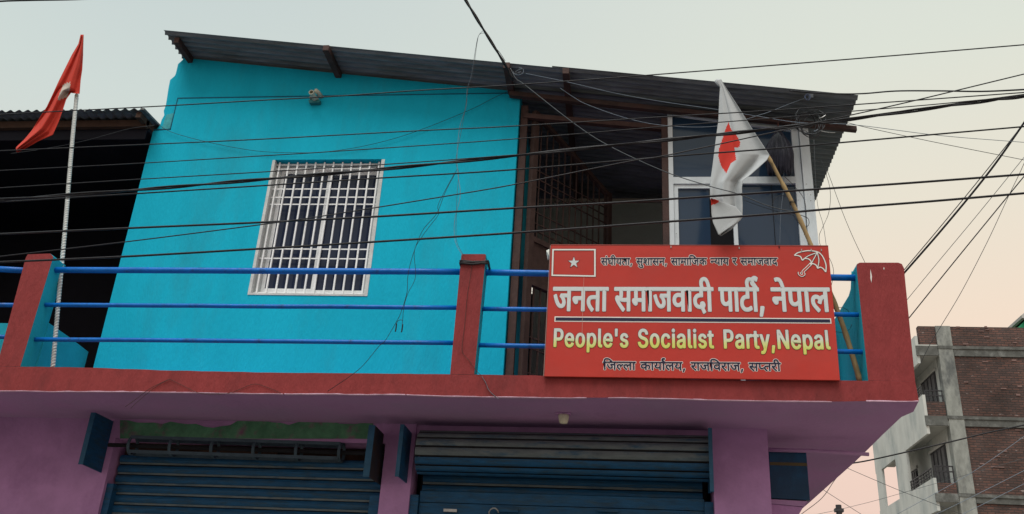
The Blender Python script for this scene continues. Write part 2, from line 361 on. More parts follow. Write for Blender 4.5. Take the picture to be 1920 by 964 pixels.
# ---------------- upper wall (cyan) with window opening
def XZ(px, py, y=YW): p = P(px, py, Y=y); return (p.x, p.z)
wl = [XZ(*p) for p in ((345, 100), (343, 112), (334, 120), (330, 137), (328, 142), (319, 150), (316, 165), (313, 185), (311, 197), (307, 208), (308, 216), (303, 225), (300, 235), (290, 246))]
xL = wl[-1][0]-.006; xR = (XZ(978, 175)[0]+XZ(942, 700)[0])/2
wx0, wx1 = (XZ(515, 303)[0]+XZ(472, 552)[0])/2, (XZ(718, 300)[0]+XZ(684, 553)[0])/2
wz0, wz1 = (XZ(472, 552)[1]+XZ(683, 553)[1])/2, (XZ(516, 301)[1]+XZ(718, 300)[1])/2
RA = P(305, 58, Y=5.55); RBp = P(1610, 183, Y=5.55)
RS = (RBp.z-RA.z)/(RBp.x-RA.x)
def roofz(x): return RA.z+(x-RA.x)*RS
m = MB(); yb = YW+.13; TH = .012
m.polyx([(xL, 3.1), (wx0, 3.1), (wx0, wz0), (wx0, wz1), (wx0, roofz(wx0)-.02), (wl[0][0], roofz(wl[0][0])-.02)]+wl, YW, yb)
m.polyx([(wx0, 3.1), (wx1, 3.1), (wx1, wz0), (wx0, wz0)], YW, yb)
m.polyx([(wx0, wz1), (wx1, wz1), (wx1, roofz(wx1)-.02), (wx0, roofz(wx0)-.02)], YW, yb)
m.polyx([(wx1, 3.1), (xR, 3.1), (xR, roofz(xR)-.02), (wx1, roofz(wx1)-.02)], YW, yb)
m.mk('upper_wall', M_cyan, B)
# the wall's lower field stands 12 mm proud with thin shade strips painted along its step
fz = XZ(650, 182)[1]; fx0 = XZ(332, 200)[0]
m = MB()
m2a = [(xL+.0, 3.1), (wx0, 3.1), (wx0, fz), (fx0, fz), (fx0+.002, XZ(322, 245)[1]), (xL, XZ(290, 247)[1])]
m.polyx(m2a, YW-TH, YW-.0005)
m.polyx([(wx0, 3.1), (wx1, 3.1), (wx1, wz0), (wx0, wz0)], YW-TH, YW-.0005)
m.polyx([(wx0, wz1), (wx1, wz1), (wx1, fz), (wx0, fz)], YW-TH, YW-.0005)
m.polyx([(wx1, 3.1), (xR-.001, 3.1), (xR-.001, fz), (wx1, fz)], YW-TH, YW-.0005)
m.mk('plaster_field', M_cyan, B)
# dark strips that deepen the step's weak shade by colour
m = MB(); m.box(fx0, xR-.002, YW-TH-.003, YW-.0006, fz+.0005, fz+.009); m.box(fx0-.007, fx0-.0005, YW-TH-.002, YW-.0006, XZ(322,245)[1], fz+.009); m.box(xL, fx0-.0005, YW-TH-.002, YW-.0006, XZ(322,245)[1]+.001, XZ(322,245)[1]+.008); m.mk('step_shade', mat('step shade paint', (.006, .10, .17), .8), B)
m = MB(); m.quadY([(312, 215), (326, 212), (324, 240), (303, 243), (308, 226)], YW-.003, YW-.0003); m.mk('bare_plaster_patch', mat('patchy plaster', (.06, .36, .42), .9, .3, 20), B)
# wall return into the porch
bx('wall_return', M_teal, B, xR-.09, xR, yb+.001, 7.2, 3.1, roofz(xR)-.03)

# ---------------- window
Wn = MB()
fw = .035
Wn.box(wx0, wx1, YW+.05, YW+.10, wz0, wz0+fw); Wn.box(wx0, wx1, YW+.05, YW+.10, wz1-fw, wz1)
Wn.box(wx0, wx0+fw, YW+.0501, YW+.0999, wz0+fw, wz1-fw); Wn.box(wx1-fw, wx1, YW+.0501, YW+.0999, wz0+fw, wz1-fw)
Wn = Wn.mk('window', M_stucco, B, label='white barred window in the cyan wall')
ix0, ix1, iz0, iz1 = wx0+fw, wx1-fw, wz0+fw, wz1-fw
m = MB()  # pale splayed surround on the wall face
sw = .012
m.box(wx1-.004, wx1+.022, YW-TH-.004, YW-TH-.0005, wz0-sw, wz1-.005); m.box(wx0-.018, wx0+.004, YW-TH-.004, YW-TH-.0005, wz0-sw, wz1-.005); m.box(wx0+.0045, wx1-.0045, YW-TH-.004, YW-TH-.0005, wz0-sw, wz0+.003)
m.box(wx0+.0005, wx0+.004, YW-TH-.0002, YW+.0495, wz0+.0035, wz1-.0055); m.box(wx1-.004, wx1-.0005, YW-TH-.0002, YW+.0495, wz0+.0035, wz1-.0055); m.box(wx0+.0045, wx1-.0045, YW-TH-.0002, YW+.0495, wz0+.0005, wz0+.003)
m.mk('surround', M_stucco, Wn)
xm = ix0+(ix1-ix0)*.50
def sash(x0, x1, y):
    m = MB(); t = .026
    m.box(x0, x1, y, y+.02, iz0, iz0+.04); m.box(x0, x1, y, y+.02, iz1-.04, iz1)
    m.box(x0, x0+t, y+.0003, y+.0197, iz0+.04, iz1-.04); m.box(x1-t, x1, y+.0003, y+.0197, iz0+.04, iz1-.04)
    m.mk('sash', M_white, Wn)
    bx('pane', M_glass, Wn, x0+t, x1-t, y+.008, y+.012, iz0+.04, iz1-.04)
sash(ix0, xm+.013, YW+.075); sash(xm-.013, ix1, YW+.098)
bx('window_back', M_black, Wn, wx0-.02, wx1+.02, YW+.20, YW+.21, wz0-.02, wz1+.02)  # black sheet in place of the unlit room
gy = YW+.022
nb = 12
bar = MB().box(-.0055, .0055, -.006, .006, iz0-.02, iz1+.02)
for i in range(nb):
    x = wx0+.030+(wx1-wx0-.060)*i/(nb-1)
    MB().box(x-.0055, x+.0055, gy-.006, gy+.006, wz0+.012, wz1-.008).mk('grille_bar', M_white, Wn)
H = wz1-wz0
for fy in (.012, .045, .205, .27, .325, .665, .735, .985):
    z = wz1-.01-H*fy*.985
    MB().box(wx0+.004, wx1-.004, gy+.0062, gy+.012, z-.0045, z+.0045).mk('grille_rail', M_white, Wn)

# pipe fitting on the wall
T = thing('pipe_outlet', 'round mouthed pale pipe fitting on the cyan wall above the window', 'pipe', P(590, 180, Y=YW-.02))
c = P(585, 175.5, Y=YW-.12); r0 = .021
m = MB(); N_ = 20
def ring(cx, cy, cz, r, y, n=N_): return [(cx+r*math.cos(2*math.pi*i/n), y, cz+r*math.sin(2*math.pi*i/n)) for i in range(n)]
def sleeve(m, c, r, ri, y0, y1, mi=0, n=N_):
    a = ring(c.x, 0, c.z, r, y0)+ring(c.x, 0, c.z, r, y1)+ring(c.x, 0, c.z, ri, y0)+ring(c.x, 0, c.z, ri, y1)
    f = []
    for i in range(n):
        j = (i+1) % n; f += [(i, j, n+j, n+i), (2*n+i, 3*n+i, 3*n+j, 2*n+j), (i, 2*n+i, 2*n+j, j)]
    m.add(a, f, mi)
sleeve(m, c, .020, .0155, YW-.14, YW-.02); m.mk('pipe_mouth', M_pipe, T, smooth=False)
m = MB(); m.add(ring(c.x, 0, c.z, .0154, YW-.09), [tuple(range(N_))]); m.mk('pipe_bore', M_black, T)  # shade inside the pipe, painted as a black disc
c2 = P(590, 186, Y=YW-.03)
m = MB(); m.box(c2.x-.036, c2.x+.030, YW-.055, YW-TH-.001, c2.z-.006, c2.z+.008); m.mk('wall_bracket', M_pipe, T, bevel=.002)
c3 = P(597, 175, Y=YW-.06); m = MB(); m.tube([(c3.x-.012, YW-.10, c3.z), (c3.x+.0, YW-.07, c3.z), (c3.x+.01, YW-.01, c3.z)], [.0165, .0175, .018], 16); m.mk('pipe_elbow', M_pipe, T, smooth=True)
m = MB(); m.quadY([(578, 187), (600, 187), (599, 192), (580, 193)], YW-.05, YW-TH-.001); m.mk('back_cup', mat('teal stained pvc', (.02, .16, .18), .6), T)

# ---------------- roof: corrugated sheets, corrugations running down the slope (left to right)
def sheet(x0, x1, dzz, y0=5.55, y1=9.6, pitch=.062, amp=.009, jag=0):
    v = []; f = []; K = int((y1-y0)/pitch*6); n0 = 0
    for s_ in (0, 1):
        for i in range(K+1):
            y = y0+(y1-y0)*i/K; a = amp*math.sin(2*math.pi*(y-y0)/pitch+1.0)
            jx = jag*(.5+.5*math.sin(2*math.pi*(y-y0)/pitch)) if jag else 0
            v.append((x0+jx, y, roofz(x0)+a+dzz+s_*.0012)); v.append((x1, y, roofz(x1)+a+dzz+s_*.0012))
    M_ = 2*(K+1)
    for i in range(K):
        a = 2*i; f += [(a, a+1, a+3, a+2), (M_+a, M_+a+2, M_+a+3, M_+a+1), (a, a+2, M_+a+2, M_+a), (a+1, M_+a+1, M_+a+3, a+3)]
    f += [(0, M_, M_+1, 1), (2*K, 2*K+1, M_+2*K+1, M_+2*K)]
    return mk('roof_sheet', v, f, M_tin, B, smooth=False)
xov = P(1035, 124, Y=5.55).x
sheet(RA.x, xov+.08, 0, jag=.01); sheet(xov, RBp.x, .012)
# purlin tubes under the sheets, ends showing past the eave
for px, py in ((612, 88), (950, 122), (1061, 133)):
    c = P(px, py, Y=5.52); x = c.x
    zt = roofz(x)-.014
    MB().hexa([(x-.024, 5.51, zt-.05), (x+.024, 5.51, zt-.05), (x+.024, 9.5, zt-.05), (x-.024, 9.5, zt-.05)], [(x-.024, 5.51, zt), (x+.024, 5.51, zt), (x+.024, 9.5, zt), (x-.024, 9.5, zt)]).mk('purlin', M_rust, B, bevel=.003)
for x in (-3.55,):
    zt = roofz(x)-.014; bx('purlin', M_rust, B, x-.02, x+.02, 5.60, 9.5, zt-.05, zt)
# roof beam on the wall line, running on past the right corner
xa, xb = xR-.08, P(1611, 231, Y=5.80).x
m = MB(); za, zb = roofz(xa)-.066, roofz(xb)-.066
xb -= .02; m.hexa([(xa, 5.80, za-.04), (xa, 5.80, za), (xa, 5.84, za), (xa, 5.84, za-.04)], [(xb, 5.80, zb-.034), (xb, 5.80, zb), (xb, 5.84, zb), (xb, 5.84, zb-.034)])
m.mk('roof_beam', mat('dull oxide steel', (.065, .036, .032), .75, .25, 12, .2, col2=(.05, .036, .033), c2amt=.5, c2scale=5), B)
m = MB(); za2, zb2 = za-.16, zb-.16; xb2 = XZ(1250, 205)[0]
zb2 = roofz(xb2)-.066-.12
m.hexa([(xR+.03, 5.88, za2-.03), (xR+.03, 5.88, za2+.01), (xR+.03, 5.92, za2+.01), (xR+.03, 5.92, za2-.03)], [(xb2, 5.88, zb2-.03), (xb2, 5.88, zb2+.01), (xb2, 5.92, zb2+.01), (xb2, 5.92, zb2-.03)])
m.mk('gate_header', M_rust, B)

# ---------------- porch
def col(pxt, pxb, wdt, y, d=.05, m_=M_rust):
    x = (P(*pxt, Y=y).x+P(*pxb, Y=y).x)/2
    return bx('porch_column', m_, B, x, x+wdt, y, y+d, 3.1, roofz(x)-.13)
col((980, 200), (945, 700), .052, YW+.02)
c2x = XZ(1241, 300)[0]
bx('porch_column', M_rust, B, c2x, c2x+.045, YW-.01, YW+.05, 3.1, roofz(c2x)-.13)
# room behind: back wall, side, dark upper room
bwz = P(1150, 381, Y=7.2).z
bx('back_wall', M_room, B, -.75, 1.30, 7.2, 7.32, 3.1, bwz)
bx('wall_capping', mat('pale coping', (.30, .27, .22), .9, .2), B, -.75, 1.30, 7.17, 7.33, bwz+.001, bwz+.03)
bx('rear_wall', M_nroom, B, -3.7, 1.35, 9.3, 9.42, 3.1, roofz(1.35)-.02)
# swung-in gate, hinged at the left jamb
g0 = Vector((xR+.105, 5.92, 0)); g1 = Vector((-.10, 6.62, 0)); gd = (g1-g0); gl = gd.length; gd.normalize(); gn = Vector((gd.y, -gd.x, 0))
G = thing('folding_gate', 'brown barred steel gate standing open in the porch beside the cyan wall', 'gate', (g0.x, g0.y, 3.2))
def gbar(name, s0, s1, z0, z1, t=.012, mm=mat('dark gate paint', (.055, .034, .03), .7, .25, 14, .25, 80), zs=None):
    a = g0+gd*s0; b = g0+gd*s1; q = [a-gn*t, b-gn*t, b+gn*t, a+gn*t]
    zs = zs or (z0, z0, z1, z1)
    return MB().hexa([(p.x, p.y, zs[0] if i in (0, 3) else zs[1]) for i, p in enumerate(q)], [(p.x, p.y, zs[2] if i in (0, 3) else zs[3]) for i, p in enumerate(q)]).mk(name, mm, G)
ztop = 5.52; zpan1 = P(985, 440, Y=5.92).z; zpan0 = P(990, 522, Y=5.92).z
gbar('gate_stile', 0, .05, 3.2, ztop, .02); gbar('gate_stile', gl-.04, gl, 3.2, ztop-.35, .02)
gbar('gate_rail', .05, gl-.04, 0, 0, .018, zs=(ztop-.04, ztop-.39, ztop, ztop-.35))
gbar('gate_panel', .05, gl-.04, zpan0, zpan1-.04, .008); gbar('gate_rail', .05, gl-.04, zpan1-.04, zpan1, .02); gbar('gate_rail', .05, gl-.04, zpan0-.035, zpan0, .02)
gbar('gate_rail', .05, gl-.04, 3.2, 3.24, .02)
nbr = 12
for i in range(nbr):
    s_ = .05+(gl-.09)*(i+.6)/nbr; zt = ztop-.04-.35*(s_/gl)
    gbar('gate_bar', s_-.005, s_+.005, zpan1, zt, .004); gbar('gate_bar', s_-.005, s_+.005, 3.24, zpan0-.035, .006)
for z in (zpan1+.06, zpan1+.12, zpan1+.21, zpan1+.42, zpan1+.49, zpan1+.56):
    gbar('gate_rail', .05, gl-.04, z-.0035, z+.0035, .005)
for z in (3.36, 3.44, 3.62, 3.70): gbar('gate_rail', .05, gl-.04, z-.0035, z+.0035, .005)
# cyan wall seen behind the bars at the left
bx('inner_pier', M_teal, B, xR+.001, xR+.03, YW+.09, 7.1, 3.1, 5.4)
T = mk('paper_tag', [P(1024, 470, Y=5.3), P(1030, 467, Y=5.3), P(1031, 485, Y=5.31), P(1027, 488, Y=5.3), P(1029, 478, Y=5.27)], [(0, 1, 4), (1, 2, 4), (2, 3, 4), (3, 0, 4)], M_paper, label='crumpled pale paper scrap at the left edge of the red signboard', cat='paper')

# ---------------- white aluminium window screen on the right
Wz = 3.1
ax0 = (XZ(1254, 215)[0]+XZ(1253, 455)[0])/2; ax1 = XZ(1533, 455)[0]
A_ = MB(); ya, yb2 = YW-.005, YW+.045
def topz(x):
    a = XZ(1258, 208); b = XZ(1490, 238); return a[1]+(x-a[0])*(b[1]-a[1])/(b[0]-a[0])
def slant(m, x0, x1, z0, y0, y1, dt=0): m.hexa([(x0, y0, z0), (x1, y0, z0), (x1, y1, z0), (x0, y1, z0)], [(x0, y0, topz(x0)-dt), (x1, y0, topz(x1)-dt), (x1, y1, topz(x1)-dt), (x0, y1, topz(x0)-dt)])
xc0 = XZ(1492, 350)[0]; xc1 = XZ(1505, 350)[0]
lw = .034
slant(A_, ax0, ax0+lw, Wz, ya, yb2); slant(A_, xc0, xc1, Wz, ya, yb2)
slant(A_, xc1+.004, ax1, Wz, ya-.02, yb2+.03)
za0, za1 = topz(ax0), topz(xc0)
A_.hexa([(ax0+lw, ya+.001, za0-.035-.004), (xc0, ya+.001, za1-.035), (xc0, yb2-.001, za1-.035), (ax0+lw, yb2-.001, za0-.035-.004)], [(ax0+lw, ya+.001, za0-.004), (xc0, ya+.001, za1), (xc0, yb2-.001, za1), (ax0+lw, yb2-.001, za0-.004)])
tz1 = (XZ(1300, 331)[1]+XZ(1450, 333)[1])/2; tz0 = tz1-.055
A_.box(ax0+lw, xc0, ya+.001, yb2-.001, tz0, tz1)
AW = A_.mk('aluminium_window', M_alu, B, label='white aluminium window screen with dark blue glass')
xmid = XZ(1380, 440)[0]
bx('mullion', M_alu, AW, xmid-.014, xmid+.014, ya+.004, yb2-.004, Wz, tz0)
bx('sash', M_alu, AW, ax0+lw+.002, ax0+lw+.032, ya+.012, yb2-.006, Wz, tz0-.001); 
sx0, sx1 = ax0+lw+.032, xmid-.014
bx('sash', M_alu, AW, sx0, sx1, ya+.012, yb2-.006, tz0-.032, tz0-.001)
bx('pane', M_glass2, AW, sx0, XZ(1333, 440)[0], ya+.028, ya+.032, Wz, tz0-.032)
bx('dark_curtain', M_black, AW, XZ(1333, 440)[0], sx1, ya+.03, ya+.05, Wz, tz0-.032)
bx('pane', M_glass2, AW, xmid+.014, xc0, ya+.028, ya+.032, Wz, tz0)
v = MB(); v.hexa([(ax0+lw, ya+.028, tz1), (xc0, ya+.028, tz1), (xc0, ya+.032, tz1), (ax0+lw, ya+.032, tz1)], [(ax0+lw, ya+.028, za0-.039), (xc0, ya+.028, za1-.035), (xc0, ya+.032, za1-.035), (ax0+lw, ya+.032, za0-.039)])
v.mk('pane', M_glass2, AW)
gxm = XZ(1451, 400)[0]
bx('glazing_strip', M_dark, AW, gxm-.002, gxm+.002, ya+.025, ya+.028, Wz, tz0)
bx('screen_back', M_black, AW, ax0+.01, ax1-.02, YW+.08, YW+.09, Wz, topz(ax1)-.05)  # black backing for the darkness behind the glass
for px, py in ((1501, 305), (1520, 365), (1520, 376), (1497, 375), (1268, 438), (1508, 440), (1512, 345)):
    c = P(px, py, Y=ya-.022 if px > 1504 else ya-.002); MB().tube([c, c+Vector((0, .004, 0))], .0035, 8).mk('screw', M_steel, AW)
# side wall under the roof at the right corner
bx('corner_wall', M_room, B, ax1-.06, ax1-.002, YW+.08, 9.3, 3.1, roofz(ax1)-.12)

# ================================================================ ground floor
eL0 = (Pg(225, 800).x+Pg(197, 890).x)/2; eL1 = (Pg(728, 808).x+Pg(712, 909).x)/2
eR0 = (Pg(772, 801).x+Pg(775, 950).x)/2; eR1 = (Pg(1340, 810).x+Pg(1333, 960).x)/2; eEnd = (Pg(1437, 812).x+Pg(1446, 960).x)/2
zl = Pg(460, 826).z; zr = Pg(1050, 816).z
GW = MB()
def gseg(x0, x1, z0, z1, o0=0, o1=.2): GW.hexa([(x0, yg(x0, o0), z0), (x1, yg(x1, o0), z0), (x1, yg(x1, o1), z0), (x0, yg(x0, o1), z0)], [(x0, yg(x0, o0), z1), (x1, yg(x1, o0), z1), (x1, yg(x1, o1), z1), (x0, yg(x0, o1), z1)])
gseg(-6.2, eL0, 0, SZ-.0); gseg(eL0, eL1, zl, SZ); gseg(eL1, eR0, 0, SZ); gseg(eR0, eR1, zr, SZ, .03, .2); gseg(eR1, eEnd, 0, SZ, -.03, .2)
GW.mk('ground_floor_wall', M_purple, B)
# flaked strip of old green plaster over the left shutter
xs_ = [225+i*(700-225)/30 for i in range(31)]
up = [(x, 791+4*math.sin(x*.05)+random.uniform(-2.5, 2.5)+(6 if 330 < x < 440 else 0)) for x in xs_]; dn = [(x, 822.5+random.uniform(-.5, .5)) for x in xs_]
m = MB(); v = []
for a, b in zip(up, dn): v += [Pg(*a, off=-.004), Pg(*b, off=-.004), Pg(*a, off=.001), Pg(*b, off=.001)]
m.add(v, [(4*i, 4*i+4, 4*i+5, 4*i+1) for i in range(30)]+[(4*i, 4*i+2, 4*i+6, 4*i+4) for i in range(30)]+[(4*i+1, 4*i+5, 4*i+7, 4*i+3) for i in range(30)]); m.mk('old_plaster', M_grn, B)
# dark timber head + black panel standing in for the unlit shop
bx('door_head', M_nbeam, B, eL0+.01, eL1-.01, yg(-2.5, .20), yg(-2.5, .3), 2.6, SZ-.002)
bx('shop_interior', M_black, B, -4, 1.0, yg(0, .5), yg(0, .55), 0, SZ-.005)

def shutter(label, x0, x1):
    return thing  # placeholder
Sh1 = mk('roller_shutter', [(eL0, yg(eL0, .12), .02), (eL1, yg(eL1, .12), .02), (eL1, yg(eL1, .13), .02), (eL0, yg(eL0, .13), .02), (eL0, yg(eL0, .12), 2.25), (eL1, yg(eL1, .12), 2.25), (eL1, yg(eL1, .13), 2.25), (eL0, yg(eL0, .13), 2.25)],
     [(0, 1, 2, 3), (4, 5, 6, 7), (0, 1, 5, 4), (1, 2, 6, 5), (2, 3, 7, 6), (3, 0, 4, 7)], M_blue, B, label='left blue roller shutter, rolled down under a bare spring drum')
def slat(x0, x1, zt, h, off, par, name='slat', mats=(M_blue, M_slatgrey, M_dark), gfr=.25):
    prof = [(0, zt), (-.010, zt-h*.10), (-.016, zt-h*.30), (-.016, zt-h*.50), (-.008, zt-h*.70), (-.002, zt-h*.74), (-.002, zt-h*.93), (.010, zt-h*.95), (.010, zt-h)]
    mi_ = [0, 0, 0, 0, 0, 1, 2, 2]
    v = []; f = []
    for x in (x0, x1):
        for (o, z) in prof: v.append((x, yg(x, off+o), z))
        for (o, z) in prof: v.append((x, yg(x, off+.02), z))
    K = len(prof)
    for i in range(K-1): f.append((i, i+1, 2*K+i+1, 2*K+i))
    f.append((0, K, 3*K, 2*K)); f.append((K-1, 2*K-1, 4*K-1, 3*K-1))
    return mk(name, v, f, list(mats), par, mi=mi_+[0, 2])
zz = [Pg(450, y, .1).z for y in (862, 881, 901, 920, 939.5, 958.5)]
h = (zz[0]-zz[-1])/5
rj = random.Random(9)
for i in range(8): slat(eL0+.02, eL1-.02-rj.uniform(0, .006), zz[0]+h*.2-i*h+rj.uniform(-.0015, .0015), h, .10+rj.uniform(-.003, .003), Sh1)
def guide(x0, x1, ztop_, off, par, mm=M_blue):
    return MB().hexa([(x0, yg(x0, off), .02), (x1, yg(x1, off), .02), (x1, yg(x1, off+.06), .02), (x0, yg(x0, off+.06), .02)], [(x0, yg(x0, off), ztop_), (x1, yg(x1, off), ztop_), (x1, yg(x1, off+.06), ztop_), (x0, yg(x0, off+.06), ztop_)]).mk('guide_channel', mm, par)
gz = Pg(200, 905).z
guide(eL0-.005, eL0+.05, gz, .03, Sh1); guide(eL1-.075, eL1+.002, Pg(700, 928).z, .03, Sh1)
def plate(ft, fb, bt, bb, par, thick, mside=M_blue):
    # side plate of the drum: front edge ft-fb, back edge on the wall
    yf = yg(P(*ft, Y=5.8).x, -.24); a = P(*ft, Y=yf); b = P(*fb, Y=yf); x = (a.x+b.x)/2; a.z = min(a.z, SZ-.003)
    yb_ = yg(x, .06); zb_ = P(*bb, Y=yb_).z
    z0 = min(b.z, zb_); pts = [(yf, a.z), (yb_, a.z), (yb_, zb_), (yf, b.z)]
    MB().hexa([(x-.004, y, z) for y, z in pts], [(x+.004, y, z) for y, z in pts]).mk('side_plate', mside, par)
    MB().hexa([(x-thick, yf-.006, a.z), (x+.004, yf-.006, a.z), (x+.004, yf-.0005, a.z), (x-thick, yf-.0005, a.z)], [(x-thick, yf-.006, b.z), (x+.004, yf-.006, b.z), (x+.004, yf-.0005, b.z), (x-thick, yf-.0005, b.z)]).mk('plate_flange', mat('flange blue paint', (.02, .085, .16), .5, .25, 12), par)
    return x, yf
plate((183, 774), (151, 871), (225, 793), (197, 890), Sh1, .030)
plate((707, 798), (687, 894), (735, 808), (714, 909), Sh1, .038, mat('rusty plate back', (.05, .04, .035), .8, .3, 12, col2=(.02, .03, .04), c2amt=.5, c2scale=6))
# bare drum: long flat bars, ribs, shaft
dy = yg(-2.5, -.02)
ztb, zbb = P(450, 822, Y=dy-.05).z, P(450, 857, Y=dy-.05).z
dcz = (ztb+zbb)/2; dr = (ztb-zbb)/2*1.05; xd0, xd1 = P(248, 840, Y=dy).x, P(640, 850, Y=dy).x
M_drum = mat('dusty drum steel', (.045, .075, .10), .6, .25, 14, .2)
for an in (35, 145, 215, 325):
    c_, s_ = math.cos(math.radians(an)), math.sin(math.radians(an)); y = dy-dr*c_*.9; z = dcz+dr*s_*1.3
    bx('drum_bar', M_drum, Sh1, xd0, xd1, y-.004, y+.004, z-.011, z+.011)
for i in range(6):
    x = xd0+(xd1-xd0)*i/5; m = MB(); K = 24; v = []
    for k_ in range(K):
        an = 2*math.pi*k_/K
        for rr_, xx in ((dr, -.010), (dr, .010), (dr-.007, .010), (dr-.007, -.010)): v.append((x+xx, dy+rr_*math.cos(an), dcz+rr_*math.sin(an)))
    f = []
    for k_ in range(K):
        a = 4*k_; b = 4*((k_+1) % K)
        for q in range(4): f.append((a+q, a+(q+1) % 4, b+(q+1) % 4, b+q))
    m.add(v, f); m.mk('drum_ring', M_drum, Sh1)
MB().tube([(eL0, dy, dcz), (eL1, dy, dcz)], .014, 10).mk('drum_shaft', M_dark, Sh1)
bx('timber_strip', M_nbeam, Sh1, P(370, 835, Y=dy+.1).x, P(515, 840, Y=dy+.1).x, yg(-2.5, .14), yg(-2.5, .16), dcz-.035, dcz+.03)
# second shutter, half rolled up
Sh2 = thing_par = mk('roller_shutter', [(eR0+.03, yg(eR0, .16), .02), (eR1-.03, yg(eR1, .16), .02), (eR1-.03, yg(eR1, .17), .02), (eR0+.03, yg(eR0, .17), .02), (eR0+.03, yg(eR0, .16), 2.9), (eR1-.03, yg(eR1, .16), 2.9), (eR1-.03, yg(eR1, .17), 2.9), (eR0+.03, yg(eR0, .17), 2.9)],
     [(0, 1, 2, 3), (4, 5, 6, 7), (0, 1, 5, 4), (1, 2, 6, 5), (2, 3, 7, 6), (3, 0, 4, 7)], M_dark, B, label='right blue roller shutter with grey slats rolled round its drum')
rz1, rz0 = P(1000, 815, Y=5.86).z, P(1000, 893, Y=5.72).z
rad = .137; cy_ = 5.85; cz_ = P(1050, 853, Y=cy_).z
def rslat(a0, a1, mats, rr=rad):
    x0, x1 = eR0+.05, eR1-.03; v = []; f = []; K = 6
    prof = []
    for i in range(K+1):
        a = math.radians(a0+(a1-a0)*i/K); t = i/K
        r_ = rr+.007*math.sin(math.pi*min(1, t*1.15)) if t < .87 else rr-.004
        prof.append((-r_*math.cos(a), r_*math.sin(a)))
    for x, e in ((x0, yg(x0)-yg(0)), (x1, yg(x1)-yg(0))):
        for (y, z) in prof: v.append((x, cy_+y+e, cz_+z))
    for i in range(K): f.append((i, i+1, K+1+i+1, K+1+i))
    c0 = len(v); v += [(x0, cy_, cz_), (x1, cy_, cz_)]
    f += [tuple(list(range(K+1))+[c0]), tuple(list(range(K+1, 2*K+2))+[c0+1])]
    return mk('slat', v, f, list(mats), Sh2, mi=[0]*(K-1)+[1]+[0, 0])
for a0, mm in ((80, M_slatgrey), (54, M_slatgrey), (28, M_slatgrey), (2, M_slatgrey), (-24, M_blue), (-50, M_blue), (-76, M_blue), (-102, M_blue)):
    rslat(a0, a0-24.5, (mm, M_dark))
z2 = [Pg(1050, y, .08).z for y in (908, 929)]
for i in range(4): slat(eR0+.06, eR1-.06, z2[0]+.05-i*.075, .075, .10, Sh2)
zb_ = Pg(1050, 929, .06).z
m = MB(); x0, x1 = eR0+.06, eR1-.055
m.hexa([(x0, yg(x0, .045), zb_), (x1, yg(x1, .045), zb_), (x1, yg(x1, .07), zb_), (x0, yg(x0, .07), zb_)], [(x0, yg(x0, .045), zb_-.07), (x1, yg(x1, .045), zb_-.07), (x1, yg(x1, .07), zb_-.07), (x0, yg(x0, .07), zb_-.07)]); m.mk('bottom_bar', M_blue, Sh2)
m = MB(); m.hexa([(x0, yg(x0, .05), zb_-.074), (x1, yg(x1, .05), zb_-.074), (x1, yg(x1, .07), zb_-.074), (x0, yg(x0, .07), zb_-.074)], [(x0, yg(x0, .05), 1.9), (x1, yg(x1, .05), 1.9), (x1, yg(x1, .07), 1.9), (x0, yg(x0, .07), 1.9)]); m.mk('lock_panel', M_blue, Sh2)
guide(eR0+.0, eR0+.055, Pg(790, 927).z, .02, Sh2); guide(eR1-.055, eR1-.002, Pg(1320, 940).z, .02, Sh2)
for px, w_ in ((845, 26), (950, 46), (1140, 40)):
    a = Pg(px, 957, .04); MB().box(a.x-w_/600, a.x+w_/600, a.y-.02, a.y+.005, a.z-.012, a.z+.006).mk('lock_hasp', M_steel if px == 845 else M_blue, Sh2)
c = Pg(926, 962, .02); MB().tube([c+Vector((.03*math.cos(a*.6), -.01, .03*math.sin(a*.6))) for a in range(7)], .005, 8).mk('padlock_shackle', M_steel, Sh2, smooth=True)
plate((757, 796), (747, 894), (772, 801), (774, 909), Sh2, .022)
xq = P(1331, 803, Z=SZ-.012)
plate((1338, 803), (1333, 922), (1330, 810), (1320, 925), Sh2, .02)

# lamp holder under the soffit
c = P(1057, 775, Z=SZ)
T = thing('lamp_holder', 'small cream bulb holder screwed under the balcony above the right shutter', 'lamp', (c.x, c.y, SZ-.07))
MB().box(c.x-.05, c.x+.045, c.y-.03, c.y+.03, SZ-.010, SZ-.0005).mk('base_block', M_purple, T, bevel=.003)
MB().tube([(c.x, c.y, SZ-.010), (c.x, c.y, SZ-.022), (c.x+.001, c.y, SZ-.048), (c.x+.001, c.y, SZ-.062), (c.x+.001, c.y, SZ-.065)], [.032, .033, .029, .024, .014], 20).mk('socket', M_cream, T, smooth=True)

# right: pipe under the soffit with a dark blue shop board hung from it
a, b = Pg(1440, 842, -.01), P(1631, 852, Z=SZ-.03)
T = thing('hanging_board', 'dark blue board with ochre stripe hung under the balcony beside the mauve pier', 'sign', (P(1478, 940, Y=6.0).x, 6.0, P(1478, 940, Y=6.0).z))
ob = [XZ(1441, 847, 6.0), XZ(1512, 849, 6.0), XZ(1519, 938, 6.0), XZ(1445, 934, 6.0)]
m = MB(); m.polyx(ob, 6.0, 6.06); m.mk('board_panel', mat('dark blue panel', (.01, .045, .10), .5, .2, 4, col2=(.008, .07, .16), c2amt=.45, c2scale=2), T, bevel=.003)
m = MB(); m.polyx([XZ(1443, 866.5, 5.997), XZ(1513, 868, 5.997), XZ(1513.6, 874, 5.997), XZ(1443.5, 872, 5.997)], 5.997, 5.9995); m.mk('stripe', mat('ochre stripe', (.10, .08, .04), .7), T)
